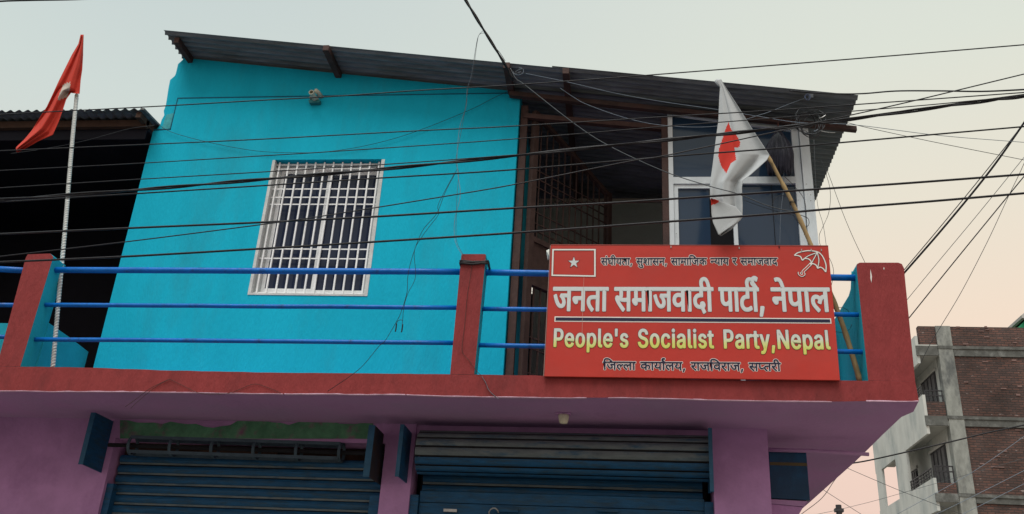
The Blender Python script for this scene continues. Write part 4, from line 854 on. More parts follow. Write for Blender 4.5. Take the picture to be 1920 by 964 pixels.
# English line, from the built-in font, narrowed
def english(txt, pl, pr, capb, style):
    def loops_of(t):
        pen = 0; out_ = []
        for ch in t:
            if ch == ' ': pen += 330; continue
            adv, st = LATIN[ch]
            for l in st.split('|'): out_.append([(pen+float(a), float(b)) for a, b in (q.split(',') for q in l.split())])
            pen += adv+38
        return out_
    full = loops_of(txt); x0 = min(p[0] for l in full for p in l); x1 = max(p[0] for l in full for p in l); ht = max(p[1] for l in loops_of('P') for p in l)
    a = P(*pl, Y=YB); b = P(*pr, Y=YB); sx = (b.x-a.x)/(x1-x0); sz = (P(pl[0], capb, Y=YB).z-a.z)/ht; sl = (b.z-a.z)/(x1-x0)
    # words by their gaps
    xs_ = sorted((min(p[0] for p in l), max(p[0] for p in l)) for l in full); cuts = []; e_ = xs_[0][1]
    for lo, hi in xs_[1:]:
        if lo-e_ > 190: cuts.append((lo+e_)/2)
        e_ = max(e_, hi)
    for off, dy, m_, nm in style:
        wds = [[] for _ in range(len(cuts)+1)]
        for l in full: wds[sum(min(p[0] for p in l) > c_ for c_ in cuts)].append(l)
        for wd, lab in zip(wds, ("People's", 'Socialist', 'Party,Nepal')):
            mb = MB(); L = [[(a.x+(x-x0)*sx, a.z+y*sz+(x-x0)*sl) for x, y in l] for l in wd]
            fillmesh(mb, L, YB-dy-.0003); dilate(mb, L, off, dy); o = mb.mk(nm, m_, SB)
            if nm == 'lettering': o['label'] = 'silver and lime word '+lab
english("People's Socialist Party,Nepal", (1039, 650), (1556.5, 654.5), 617, ((.0068, .0008, M_maroon, 'lettering_outline'), (.0042, .0024, M_grad, 'lettering')))
# flag emblem, rule and umbrella
def strip(mb, pts, w_, dy, closed=False):
    q = [P(*p, Y=YB) for p in pts]; n_ = len(q); Lf = []; Rt = []
    for i in range(n_):
        p0 = q[(i-1) % n_] if closed else q[max(i-1, 0)]; p1 = q[(i+1) % n_] if closed else q[min(i+1, n_-1)]
        d0 = (q[i]-p0); d1 = (p1-q[i]); d0 = d0.normalized() if d0.length > 1e-7 else d1.normalized(); d1 = d1.normalized() if d1.length > 1e-7 else d0
        d = (d0+d1).normalized(); nn = Vector((-d.z, 0, d.x))*w_/max(.5, d.dot(d0)); Lf.append(q[i]+nn); Rt.append(q[i]-nn)
    v = [(p.x, YB-dy, p.z) for p in Lf+Rt]; K = n_ if closed else n_-1
    mb.add(v, [(i, (i+1) % n_, n_+(i+1) % n_, n_+i) for i in range(K)])
m = MB(); strip(m, [(1037, 468.5), (1115.5, 468.5), (1115.5, 518), (1035.5, 516.5)], .0072, .0008, True); m.mk('emblem_outline', M_maroon, SB)
m = MB(); strip(m, [(1037, 468.5), (1115.5, 468.5), (1115.5, 518), (1035.5, 516.5)], .0048, .0024, True); m.mk('emblem_frame', M_pwhite, SB, label='white rectangle round a star')
def star(r, cx=1076, cy=492.6): return [(cx+(r if i % 2 == 0 else r*.40)*math.sin(math.pi*i/5), cy-(r if i % 2 == 0 else r*.40)*math.cos(math.pi*i/5)) for i in range(10)]
for r_, mm, dy, nm in ((12.6, M_maroon, .0008, 'star_outline'), (10.8, M_silver, .0024, 'star')):
    c = P(1076, 492.6, Y=YB); m = MB(); m.add([(c.x, YB-dy, c.z)]+[(P(*p, Y=YB).x, YB-dy, P(*p, Y=YB).z) for p in star(r_)], [(0, i+1, (i+1) % 10+1) for i in range(10)]); m.mk(nm, mm, SB)
for w_, mm, dy, nm, e in ((4.9, M_pwhite, .0008, 'rule_outline', 0), (2.9, M_navy, .0024, 'rule', 2)):
    m = MB(); m.add([(P(x, y, Y=YB).x, YB-dy, P(x, y, Y=YB).z) for x, y in ((1040+e, 598.4-w_), (1558-e, 602-w_), (1559-e, 602+w_), (1039.5+e, 598.4+w_))], [(0, 1, 2, 3)]); m.mk(nm, mm, SB)
def zz_(p): return (1290+p[0]/3.323, 440+p[1]/3.323)
um = [[(662, 130), (680, 116), (705, 108), (750, 101), (805, 108), (832, 128), (850, 160), (860, 195), (858, 234)],
      [(662, 130), (685, 132), (702, 140), (712, 160), (726, 150), (748, 152), (762, 162), (770, 180)], [(770, 180), (785, 184), (800, 194), (808, 210), (822, 204), (840, 212), (858, 234)],
      [(805, 112), (748, 134), (712, 160)], [(805, 112), (768, 180)], [(805, 112), (815, 160), (808, 208)]]
m = MB(); mo = MB()
for i, s_ in enumerate(um):
    q = [(p.x, p.z) for p in smooth_pts([(a, 0, b) for a, b in map(zz_, s_)], 4)]
    strip(m, q, .0034 if i < 3 else .0026, .0024+i*.0001); strip(mo, q, .0052, .0008+i*.0001)
hd = [(768, 180), (740, 208), (716, 232), (722, 248), (708, 256), (694, 246), (693, 234)]
q = [(p.x, p.z) for p in smooth_pts([(a, 0, b) for a, b in map(zz_, hd)], 4)]
strip(m, q, .0085, .0031); strip(mo, q, .0105, .0016)
mo.mk('umbrella_outline', M_maroon, SB); m.mk('umbrella_emblem', M_pwhite, SB, label='white outlined open umbrella')
m = MB(); strip(m, q[1:], .0042, .0034); m.mk('umbrella_handle', M_board, SB)
m = MB(); strip(m, [(1095, 520), (1093.5, 560), (1092, 600), (1091, 640)], .0008, .0045); m.mk('drip_mark', mat('pale drip', (.55, .35, .3), .6), SB)

# ================================================================ flags
def cloth(name, mats, prt, Lp, Rp, Y0, amp, nu, nv, fold, picks, **k):
    def resamp(pl, n_):
        d = [0]
        for a, b in zip(pl, pl[1:]): d.append(d[-1]+math.hypot(b[0]-a[0], b[1]-a[1]))
        o = []
        for i in range(n_+1):
            t = d[-1]*i/n_; j = 0
            while j < len(d)-2 and d[j+1] < t: j += 1
            u = (t-d[j])/max(1e-9, d[j+1]-d[j]); o.append((pl[j][0]+(pl[j+1][0]-pl[j][0])*u, pl[j][1]+(pl[j+1][1]-pl[j][1])*u))
        return o
    A_, B_ = resamp(Lp, nv), resamp(Rp, nv); v = []; pxs = []
    for j in range(nv+1):
        for i in range(nu+1):
            u = i/nu; t = j/nv; px = A_[j][0]*(1-u)+B_[j][0]*u; py = A_[j][1]*(1-u)+B_[j][1]*u
            pxs.append((px, py)); v.append(P(px, py, Y=Y0+amp*fold(u, t)))
    f = []; mi_ = []
    for j in range(nv):
        for i in range(nu):
            a = j*(nu+1)+i; f.append((a, a+1, a+nu+2, a+nu+1))
            cx = sum(pxs[q][0] for q in f[-1])/4; cy = sum(pxs[q][1] for q in f[-1])/4; k_ = 0
            for mi__, pl in picks:
                if inpoly(cx, cy, pl): k_ = mi__
            mi_.append(k_)
    o = mk(name, v, f, mats, prt, mi=mi_, smooth=True, **k)
    s_ = o.modifiers.new('thickness', 'SOLIDIFY'); s_.thickness = .0015
    return o
F1 = thing('red_flag', 'red flag with a pale patch on a white twisted pole at the left', 'flag', P(99, 690, Y=YF+.13))
pp = [P(x, y, Y=YF+.13) for x, y in ((99, 690), (110, 560), (122, 430), (130, 330), (137, 250), (144, 178))]
pp = smooth_pts(pp, 12)
MB().tube(pp, .0130, 12).mk('flagpole', mat('dull pole', (.42, .45, .45), .6), F1, smooth=True)
# white tape wound round the pole
m = MB(); tot = len(pp)-1; v = []; f = []; turns = 120; seg = 10
cnt = turns*seg
for ph in (0, math.pi):
    hel = []
    for i in range(cnt+1):
        t = i/cnt*tot; j = min(int(t), tot-1); c = pp[j].lerp(pp[j+1], t-j); an = 2*math.pi*i/seg*.5+ph; hel.append(c+Vector((math.cos(an)*.0078, math.sin(an)*.0078, 0)))
    m.tube(hel, .0074, 6)
m.mk('wound_tape', M_rope, F1, smooth=True)
MB().tube([P(143, 182, Y=YF+.12), P(149, 110, Y=YF+.12), P(154, 66, Y=YF+.12)], .0065, 8).mk('flag_stick', M_stick, F1, smooth=True)
cloth('flag_cloth', [M_flag, mat('pale cloth patch', (.42, .38, .34), .85, .08, 5, .1)], F1,
      [(151, 65), (147, 82), (135, 102), (122, 128), (110, 152), (99, 176), (88, 200), (74, 222), (60, 244), (45, 262), (29, 277), (31, 285)],
      [(157, 65), (156, 95), (154, 130), (151, 150), (149, 176), (133, 174), (124, 186), (118, 205), (110, 228), (99, 253), (70, 266), (33, 286)], YF+.09, .028, 26, 70,
      lambda u, t: math.sin(u*7.5+t*2)*(.35+.65*t)+.5*(1-2*abs(math.sin(u*6+t*4)))+.2*math.sin(u*19+t*7), [(1, [(119, 158), (132, 154), (131, 166), (126, 182), (107, 189), (112, 175)])])
F2 = thing('white_flag', 'white flag with a red print drooping from a leaning bamboo pole', 'flag', P(1612, 714, Y=YF+.15))
bp_ = [(1613, 716, .15), (1590, 640, .14), (1572, 588, .13), (1545, 520, .12), (1520, 458, .10), (1488, 385, .06), (1462, 335, .04), (1437, 289, .02), (1384, 214, -.01), (1348, 154, -.03)]
bq = smooth_pts([P(a, b, Y=YF+c) for a, b, c in bp_], 8)
rr = [.0165-.007*i/(len(bq)-1)+(.002 if i % 9 in (0, 1) else 0) for i in range(len(bq))]
MB().tube(bq, rr, 12).mk('bamboo_pole', M_bamboo, F2, smooth=True)
um_px = [(1366, 229), (1371, 243), (1382, 255), (1388, 268), (1386.5, 276), (1376.5, 276), (1380, 300), (1370, 306), (1362, 325), (1352, 312), (1347, 292), (1347.5, 282), (1354, 262), (1360, 243)]
cloth('flag_cloth', [M_fwhite, M_fred], F2,
      [(1343, 150), (1350, 163), (1348.5, 185), (1347, 225), (1342, 262), (1336, 310), (1331, 345), (1331, 372), (1334, 378), (1334.5, 405), (1338, 420), (1347, 440)],
      [(1352, 148), (1358, 160), (1384, 200), (1408, 238), (1426, 265), (1443, 291), (1438, 300), (1408, 327), (1393, 338), (1391, 352), (1392.5, 385), (1392, 408), (1372, 430), (1352, 442.5)], YF-.07, .02, 60, 170,
      lambda u, t: (.9*math.sin(u*8+.5+t)*min(1, t*3)+.45*(1-2*abs(math.sin(u*7+t*1.3)))*min(1, t*5)+.35*math.sin(u*21+t*5)*t), [(1, um_px)])
cloth('flag_fold', [M_fwhite, M_fred], F2, [(1332, 371), (1333.5, 380), (1334, 400), (1337, 418), (1348, 441)], [(1334, 371), (1352, 378), (1380, 388), (1393, 404), (1388, 413)], YF-.105, .012, 30, 40,
      lambda u, t: math.sin(u*4+t*2), [(1, [(1330, 372), (1350, 375), (1346, 381), (1334, 385)])], label='turned up lower hem of the flag')
m = MB(); m.tube([P(1343, 151, Y=YF-.02), P(1350, 158, Y=YF-.02), P(1353, 166, Y=YF-.02)], [.016, .018, .012], 8); m.mk('cloth_knot', M_fwhite, F2, smooth=True)
m = MB()
for px, py in ((1486, 383), (1469, 352)):
    c = P(px, py, Y=YF+.055); m.tube([c+Vector((.017*math.cos(a), .017*math.sin(a), .004*a/3)) for a in [i*.6 for i in range(22)]], .0022, 5)
m.mk('pole_tie', M_wire, F2)

# ================================================================ cables
def cable(name, label, pts, Y, r, mm=M_wire, cat='cable', group=None, Ys=None, strands=1, n=5, sub=7):
    if Ys is None: Ys = [Y]*len(pts)
    q = smooth_pts([P(p[0], p[1], Y=y) for p, y in zip(pts, Ys)], sub)
    m = MB()
    if name in ('overhead_cable', 'twin_cable', 'stay_cable', 'street_cable', 'street_wire', 'corner_cable'):      # carry on well past the frame
        if name != 'stay_cable': q = [q[0]+(q[0]-q[3]).normalized()*9+Vector((0, 0, .3))]+q
        q = q+[q[-1]+(q[-1]-q[-4]).normalized()*9]
    if strands == 1: m.tube(q, r, 6)
    else:
        for s_ in range(strands):
            ph = 2*math.pi*s_/strands; tw = .55
            m.tube([p+Vector((0, math.cos(i*tw+ph), math.sin(i*tw+ph)))*r*1.05 for i, p in enumerate(q)], r, 6)
    return m.mk(name, mm, None, label=label, cat=cat, group=group, smooth=True)
GC = 'overhead cables crossing in front of the building'
cable('overhead_cable', 'highest overhead cable, rising from the left porch roof to the sky at the right', [(-90, 219), (0, 215), (100, 209.5), (312, 198.5), (480, 188.7), (639, 180), (780, 170), (960, 159.5), (1176, 144), (1440, 123.3), (1680, 104), (1920, 84), (2000, 77)], 4.55, .0036, group=GC)
cable('overhead_cable', 'overhead cable second from the top, crossing just above the barred window', [(-90, 287), (0, 283), (285, 270.5), (480, 261.6), (779, 245.6), (960, 236.8), (1249, 219), (1440, 207.5), (1606, 196), (1920, 173.5), (2000, 167)], 4.62, .0034, group=GC)
cable('overhead_cable', 'overhead cable third from the top, brushing past just over the window head', [(-90, 325), (0, 320), (232, 308), (480, 293), (626, 284), (960, 261), (1249, 237), (1440, 222.4), (1599, 208.5), (1739, 197), (1920, 179.5), (2000, 172)], 4.66, .0030, group=GC)
cable('overhead_cable', 'thin cable running along the upper rim of the barred window', [(-90, 358), (0, 352.5), (265, 336), (480, 323.3), (719, 308.5), (960, 291), (1028, 284.3), (1252, 260.8), (1440, 240.7), (1596, 221), (1805, 192.5), (1920, 177), (2000, 166)], 4.70, .0032, group=GC)
cable('twin_cable', 'thick twisted pair of cables crossing the top of the barred window', [(-90, 380), (0, 374.8), (265, 355.5), (480, 337.5), (719, 317), (960, 292.5), (1252, 262.3), (1440, 242.5), (1596, 223.5), (1805, 195), (1920, 180.5), (2000, 170)], 4.74, .0060, group=GC, strands=2, sub=9)
cable('overhead_cable', 'cable just under the twisted pair across the barred window', [(-90, 384), (0, 379), (265.6, 362.5), (480, 349), (712, 334), (960, 318.5), (1249, 294), (1440, 279.5), (1560, 269), (1920, 237.5), (2000, 231)], 4.78, .0046, group=GC)
cable('overhead_cable', 'cable crossing the window middle and passing over the drooping white flag', [(-90, 443), (0, 439), (239, 428), (480, 417.5), (692, 407), (960, 390.5), (1146, 380.6), (1440, 360.8), (1680, 345), (1920, 327), (2000, 321)], 4.6, .0062, group=GC)
cable('overhead_cable', 'steeper cable climbing from the left rail across the window to the upper right sky', [(-90, 491), (0, 481), (232, 454), (480, 422.5), (606, 405), (845, 366.5), (960, 346.8), (1093, 320), (1192, 300.4), (1249, 291.5), (1440, 250.4), (1566, 222.4), (1705, 191), (1920, 139), (2000, 120)], 4.5, .0034, group=GC)
cable('overhead_cable', 'lowest long cable, passing over the balcony pillar top and the flag hem', [(-90, 496), (0, 491.6), (226, 481.6), (480, 467), (689, 454.4), (960, 437), (1249, 416), (1440, 402), (1556, 392), (1740, 378), (1920, 362.5), (2000, 356)], 4.56, .0062, group=GC)
cable('service_cable', 'black cable lying along the roof edge and sagging off to the right', [(1480, 170), (1520, 173.5), (1573, 176), (1620, 175.5), (1680, 170.8), (1760, 170.5), (1840, 171.5), (1920, 168), (2000, 163)], 5.5, .005, Ys=[5.5, 5.5, 5.46, 5.4, 5.3, 5.1, 4.9, 4.7, 4.5])
q = [(860, -25), (873, 0), (888, 25), (905, 53), (925, 85), (943, 114.5), (952, 130), (962, 150)]
o = cable('bound_cable', 'thick taped bundle coming down from above onto the roof edge', q, 0, .0075, Ys=[4.3, 4.45, 4.65, 4.85, 5.1, 5.35, 5.46, 5.5], strands=2, sub=4)
cable('service_cable', 'grey wire looping beside the thick taped bundle at the roof edge', [(905, 55), (916, 72), (928, 88), (938, 100), (947, 114)], 0, .0022, M_wiregrey, Ys=[4.87, 5.0, 5.15, 5.3, 5.42])
cable('drop_wire', 'grey drop wire slanting from the roof bundle across the porch to the bamboo pole', [(957, 128), (968, 148), (985, 160), (1073, 229), (1139, 272), (1242, 320), (1330, 349), (1385, 364), (1440, 386), (1490, 398)], 0, .0030, M_wiregrey, Ys=[5.46, 5.44, 5.42, 5.35, 5.3, 5.2, 5.12, 5.08, 5.1, 5.15])
cable('drop_wire', 'pale thin wire sloping under the roof edge towards the white flag', [(986, 138), (1060, 153), (1159, 176), (1250, 192), (1345, 205.5), (1420, 218), (1500, 230), (1600, 234), (1760, 254), (1920, 267)], 0, .0020, M_wirelt, Ys=[5.5, 5.5, 5.5, 5.5, 5.5, 5.5, 5.45, 5.4, 5.6, 5.8])
cable('drop_wire', 'pale blue wire sagging inside the porch mouth to the window head', [(1050, 165), (1075, 182), (1103, 197), (1179, 223), (1252, 236), (1345, 236.5), (1430, 214), (1480, 195), (1512, 183)], 5.6, .0021, M_wirelt)
cable('drop_wire', 'thin wire falling from the roof corner beam to the far right', [(1560, 222), (1612, 236), (1660, 247), (1759, 268), (1920, 300), (2000, 316)], 5.7, .0020)
cable('draped_wire', 'dark wire drooping across the cyan wall from its upper right corner', [(955, 170), (925, 184), (878, 207.5), (779, 247), (700, 270), (623, 283.5), (560, 286.5), (480, 283), (392, 267), (325, 249), (295, 233)], YW-.03, .0018, cat='wire')
cable('draped_wire', 'faint wire hanging in the dark left porch', [(290, 235), (240, 242), (159, 264), (90, 278), (20, 288)], 5.6, .0012, M_wiregrey, cat='wire')
cable('dangling_wire', 'pale looped wire hanging from the roof bundle down the cyan wall to the pillar top', [(905, 58), (897, 68), (892, 90), (884, 140), (876, 168), (874, 200), (862, 239), (857, 289), (858, 322), (863, 366), (853, 410), (852, 443), (857, 462), (868, 480)], 0, .0016, M_wirelt, cat='wire', Ys=[4.9, 4.95, 5.0, 5.1, 5.15, 5.2, 5.25, 5.25, 5.25, 5.2, 5.2, 5.2, 5.19, 5.19])
cable('dangling_wire', 'thin double of the pale looped wire down the cyan wall', [(912, 62), (900, 64), (895, 78), (886, 143), (878, 166), (872, 205), (866, 240), (855, 300), (860, 325), (857, 366), (855, 440), (860, 462), (870, 480)], 0, .0013, M_wiregrey, cat='wire', Ys=[4.9, 4.92, 5.0, 5.1, 5.15, 5.2, 5.25, 5.25, 5.25, 5.2, 5.2, 5.19, 5.19])
cable('dangling_wire', 'black wire with a loose end hanging in front of the middle rail', [(857, 318), (845, 338), (822, 383), (822, 402), (805, 425), (792, 443), (777, 471), (779, 519), (764, 552), (757, 579), (754, 612)], 5.15, .0016, cat='wire')
cable('dangling_wire', 'black wire snaking down from the wall over the rails to the red balcony edge', [(853, 326), (835, 360), (819, 400), (792, 433), (774, 479), (765, 516), (763, 549), (752, 585), (744, 602), (722, 639), (710, 650), (682, 684), (661, 702), (641, 716), (614, 734)], 5.17, .0018, cat='wire')
for (px, py, lab) in ((754, 617, 'small black tape stub ending the loose wire by the middle rail'), (742.5, 616, 'second black tape stub just left of the loose wire end')):
    cable('wire_stub', lab, [(px+1, py-9), (px, py), (px-1.2, py+6)], 5.15, .0042, cat='wire end')
cable('wire_stub', 'short bent wire joining the tape stub to the snaking wire', [(742, 610), (746, 602), (752, 600), (755, 602)], 5.16, .0018, cat='wire')
MB_ = MB()
for dz_, ph in ((0, 0), (.008, 1), (-.008, 2), (.003, 4), (-.004, 5)):
    a = P(866, 492, Y=YF-.012); b = P(912, 492, Y=YF-.012); z = a.z+dz_; pts = []
    for i in range(33):
        t = i/32; 
        x, y = [(a.x-.012, YF-.012), (b.x+.014, YF-.012), (b.x+.016, YF+.12), (a.x-.014, YF+.12)][int(t*4) % 4], 0
        c0 = [(a.x-.012, YF-.012), (b.x+.012, YF-.012), (b.x+.012, YF+.122), (a.x-.012, YF+.122)]; j = int(t*4) % 4; u = t*4-int(t*4); p0, p1 = c0[j], c0[(j+1) % 4]
        X_, Y_ = p0[0]+(p1[0]-p0[0])*u, p0[1]+(p1[1]-p0[1])*u
        pts.append((X_, Y_, z+.004*math.sin(i*.8+ph)-(.02 if j >= 1 else 0)*(u if j == 1 else (1-u if j == 3 else 1))))
    MB_.tube(pts, .0055, 6)
MB_.mk('tape_binding', M_wire, None, label='black tape and wire wound round the middle pillar top', cat='tape', smooth=True)
cable('pillar_wire', 'dark wire stapled down the red face of the middle pillar', [(885, 497), (881, 525), (877, 549), (874, 580), (871, 612), (868, 635), (866.5, 657), (872, 668), (880, 677), (893, 695), (904, 707), (920, 736), (935, 749)], YF-.009, .0016, M_rust, cat='wire')
cable('pillar_wire', 'pale wire tail curling off the middle pillar foot over the red edge', [(903.5, 706), (911, 718), (917, 732), (935, 749)], YF-.012, .0014, M_wirelt, cat='wire')
cable('edge_wire', 'pair of dark wires pinned to the red edge and running down to the left shutter', [(319, 710.5), (300, 719), (279, 730), (258, 746), (235, 763)], YF-.006, .0016, M_rust, cat='wire')
cable('edge_wire', 'second dark wire just right of the pinned pair on the red edge', [(318, 711), (297, 722), (276, 738), (255, 756), (245, 766)], YF-.008, .0014, M_rust, cat='wire')
cable('edge_wire', 'thin dark wire waving along the red edge under the barred window', [(318, 711), (345, 724), (370, 736), (397, 740), (434, 736), (474, 720.5), (500, 726), (527, 737)], YF-.006, .0014, M_rust, cat='wire')
# right diagonals
cable('stay_cable', 'heavy twin cable descending steeply at the right behind the corner pillar', [(1690, 518), (1770, 426), (1855, 322), (1921, 229), (1960, 172)], 0, .0095, Ys=[8.5, 8.2, 7.9, 7.6, 7.4])
cable('stay_cable', 'thinner cable running close beside the heavy twin at the right', [(1692, 510), (1771, 416), (1848, 322), (1919, 232), (1955, 185)], 0, .0042, Ys=[8.6, 8.3, 8.0, 7.7, 7.5])
cable('stay_cable', 'thin diagonal cable just right of the heavy twin', [(1700, 563), (1760, 490), (1830, 406), (1900, 320), (1950, 258)], 0, .0026, M_wiregrey, Ys=[8.5, 8.2, 7.9, 7.6, 7.5])
cable('stay_cable', 'medium diagonal cable reaching the corner pillar at mid height', [(1703, 598), (1790, 490), (1888, 370), (1920, 331), (1960, 284)], 0, .0050, Ys=[8.5, 8.2, 7.9, 7.8, 7.7])
cable('stay_cable', 'thin steep wire crossing down in front of the brick building roof', [(1722, 690), (1747, 640), (1800, 552), (1851, 454), (1891, 368), (1915, 318), (1940, 260)], 0, .0030, M_wiregrey, Ys=[10, 9.6, 9.2, 8.8, 8.4, 8.1, 7.9])
cable('street_cable', 'black cable running from the soffit corner across the brick building', [(1596, 869), (1640, 861), (1769, 831.6), (1850, 812), (1920, 797), (1990, 781)], 8.0, .0065)
for i, (lab, pts, r_) in enumerate((('thin wire falling left to right below the soffit corner against the sky', [(1589, 878), (1640, 900), (1690, 921), (1760, 948)], .003),
      ('lower thin wire falling towards the distant post', [(1549, 922), (1580, 942), (1608, 960), (1640, 980)], .003),
      ('pale wire rising across the lower storeys of the brick building', [(1700, 985), (1760, 962), (1850, 918), (1925, 880)], .0036),
      ('second pale wire low across the brick building', [(1760, 985), (1830, 952), (1925, 905)], .0036),
      ('pale wire crossing the middle brick panel', [(1690, 960), (1790, 905), (1850, 868), (1925, 815)], .0033),
      ('faint wire from the small distant post to the white building', [(1572, 956), (1640, 939), (1700, 922), (1760, 905)], .0026))):
    cable('street_wire', lab, pts, 11+i*.3, r_, M_wiregrey if i in (0, 1, 5) else M_wirelt, cat='wire')
cable('edge_wire', 'thin wire hanging along the slanting soffit edge', [(1590, 872), (1566, 899), (1541, 934), (1500, 966)], 8.2, .003, M_wiregrey, cat='wire')
cable('loose_wire', 'thin wire hanging from the roof corner to the top of the corner pillar', [(1550, 318), (1556, 333), (1579, 396), (1592, 428), (1603, 453), (1613, 474), (1622.6, 494)], 5.4, .0016, cat='wire')
cable('loose_wire', 'looping thin wire at the right edge of the white window column', [(1540, 300), (1556, 353), (1554.5, 396), (1543, 425), (1536, 443), (1540, 465), (1556, 486), (1563, 510), (1558, 540)], 5.5, .0015, cat='wire')
cable('loose_wire', 'straight thin wire hanging beside the white window column', [(1526, 262), (1529, 330), (1533, 384), (1543, 420), (1549, 459), (1551, 480)], 5.5, .0014, M_wiregrey, cat='wire')
cable('loose_wire', 'pale thin wire hanging down the window glass by the bamboo pole', [(1461, 240), (1465, 290), (1470, 340), (1464, 400), (1462, 462)], 5.75, .0012, M_wirelt, cat='wire')
cable('loose_wire', 'black curved wire crossing the window frame down to the bamboo pole', [(1470, 330), (1490, 350), (1508, 375), (1512, 410), (1510, 440)], 5.6, .0018, cat='wire')
cable('loose_wire', 'small black loop of wire standing off the bamboo pole', [(1486, 400), (1500, 403), (1515, 410), (1516, 422), (1506, 426), (1495, 415), (1487, 402)], 5.3, .0020, cat='wire')
cable('loose_wire', 'arched black wire over the lower window glass left of the pole', [(1448, 385), (1453, 372), (1466, 366), (1478, 372), (1482, 392)], 5.35, .0016, cat='wire')
cable('loose_wire', 'faint wire crossing the lower window glass below the flag', [(1394, 375), (1430, 388), (1462, 398), (1490, 404)], 5.4, .0015, cat='wire')
cable('loose_wire', 'curled black wire over the teal parapet by the right rails', [(1568, 577), (1580, 577), (1591, 584), (1582, 590)], YF+.2, .0016, cat='wire')
cable('loose_wire', 'second curled wire lower on the teal parapet', [(1567, 622), (1582, 623), (1593, 617), (1597, 608)], YF+.2, .0014, cat='wire')
cable('corner_cable', 'dark cable cutting the top left corner of the view', [(-60, 8), (0, 2.5), (60, 0.5), (140, -1), (220, -5)], 4.4, .006)

# tangled coil under the roof corner
T = thing('cable_coil', 'tangled coil of spare cable tied under the roof at the right corner', 'coil', P(1522, 240, Y=5.62))
random.seed(3)
for i in range(9):
    cx, cy = 1518+random.uniform(-8, 12), 231+random.uniform(-7, 7); rx, ry = random.uniform(15, 30), random.uniform(12, 26); a0 = random.uniform(0, 3); pts = []
    tl_ = random.uniform(-.5, .5)
    for k_ in range(27):
        a = 2*math.pi*k_/26*1.02+a0; x = rx*math.cos(a); y = ry*math.sin(a); pts.append(P(cx+x*math.cos(tl_)-y*math.sin(tl_)+random.uniform(-1, 1), cy+x*math.sin(tl_)+y*math.cos(tl_)+random.uniform(-1, 1), Y=5.62+.03*math.sin(a*1.5+i)))
    MB().tube(pts, random.uniform(.0022, .0036), 6).mk('cable_loop', (M_wire, M_wire, M_wiregrey)[i % 3], T, smooth=True)
for a, b, c_ in (((1536, 222), (1548, 216), M_steel), ((1556, 232), (1572, 229), M_steel), ((1540, 246), (1566, 249), M_steel), ((1526, 246), (1533, 243), M_wirelt), ((1560, 226), (1576, 224), M_wirelt)):
    MB().tube(smooth_pts([P(*a, Y=5.58), P((a[0]+b[0])/2, (a[1]+b[1])/2+1, Y=5.575), P(*b, Y=5.58)], 3), .0030, 6).mk('wire_clip', c_, T)
T = thing('cable_coil', 'small blue knot of wire and bracket at the roof edge near the right corner', 'coil', P(1516, 180, Y=5.54))
m = MB(); m.quadY([(1516, 176), (1525, 176), (1525, 183), (1516, 183)], 5.535, 5.56); m.mk('bracket', M_wiregrey, T)
for i in range(3): MB().tube([P(1513+5*math.cos(a)+i, 182+6*math.sin(a)*(1 if i else .6), Y=5.53) for a in [k*.7 for k in range(10)]], .002, 5).mk('wire_loop', mat('blue wire', (.06, .08, .14), .5), T)
T = thing('cable_coil', 'small knot of blue grey wire under the roof right of the thick bundle', 'coil', P(972, 135, Y=5.54))
for i in range(4): MB().tube([P(972+(7+i)*math.cos(a+i), 134+(4+i)*math.sin(a), Y=5.54) for a in [k*.6 for k in range(9)]], .0022, 5).mk('wire_loop', (M_wire, M_wirelt)[i % 2], T)

# dark bunch of fibre hanging in front of the upper right pane
T = thing('fibre_bunch', 'dark tied bunch of hair like fibre hanging before the upper right window pane', 'hanging bunch', P(1462, 330, Y=5.74))
random.seed(11)
c0 = P(1459, 243, Y=5.76)
body = []
nr, ns = 14, 40; v = []; f = []
for j in range(nr):
    t = j/(nr-1); px = 1459+3*t; py = 243+80*t; wd_ = (3+23*math.sin(min(1, t*1.5)*math.pi/2))*(1 if t < .75 else 1-.25*(t-.75)/.25)
    for i in range(ns):
        a = 2*math.pi*i/ns; rp = wd_*(1+.10*math.sin(a*13)+.04*random.random()); c = P(px+rp*math.cos(a), py+(6*math.sin(a*5) if j == nr-1 else 0), Y=5.76)
        v.append((c.x, 5.76+.055*math.sin(a)*wd_/26*(1+.2*math.sin(a*13)), c.z))
f = [(j*ns+i, j*ns+(i+1) % ns, (j+1)*ns+(i+1) % ns, (j+1)*ns+i) for j in range(nr-1) for i in range(ns)]+[tuple(range((nr-1)*ns, nr*ns))]
mk('fibre_mass', v, f, M_hair, T, smooth=True)
m = MB()
for i in range(90):
    a = random.uniform(-1, 1); ln = random.uniform(.7, 1.12); pts = []
    for k_ in range(6):
        t = k_/5*ln; wd_ = 3+24*math.sin(min(1, t*1.5)*math.pi/2); c = P(1459+3*t+a*wd_, 243+80*t, Y=5.76-.062*math.sqrt(max(0, 1-a*a))*wd_/26); pts.append(c)
    m.tube(pts, [.0018, .002, .002, .0018, .0014, .0006], 4)
m.mk('fibre_strands', M_hair, T, kind='stuff'); MB().tube([P(1459, 230, Y=5.76), P(1459, 246, Y=5.76)], .004, 6).mk('string', M_beam, T)
m = MB()
for i in range(14):
    m.tube([P(1459, 248, Y=5.70), P(1459+(i-7)*2.2, 262, Y=5.695), P(1459+(i-7)*3.2, 290, Y=5.69)], [.0012, .0012, .0005], 4)
m.mk('pale_strands', M_wiregrey, T, kind='stuff')

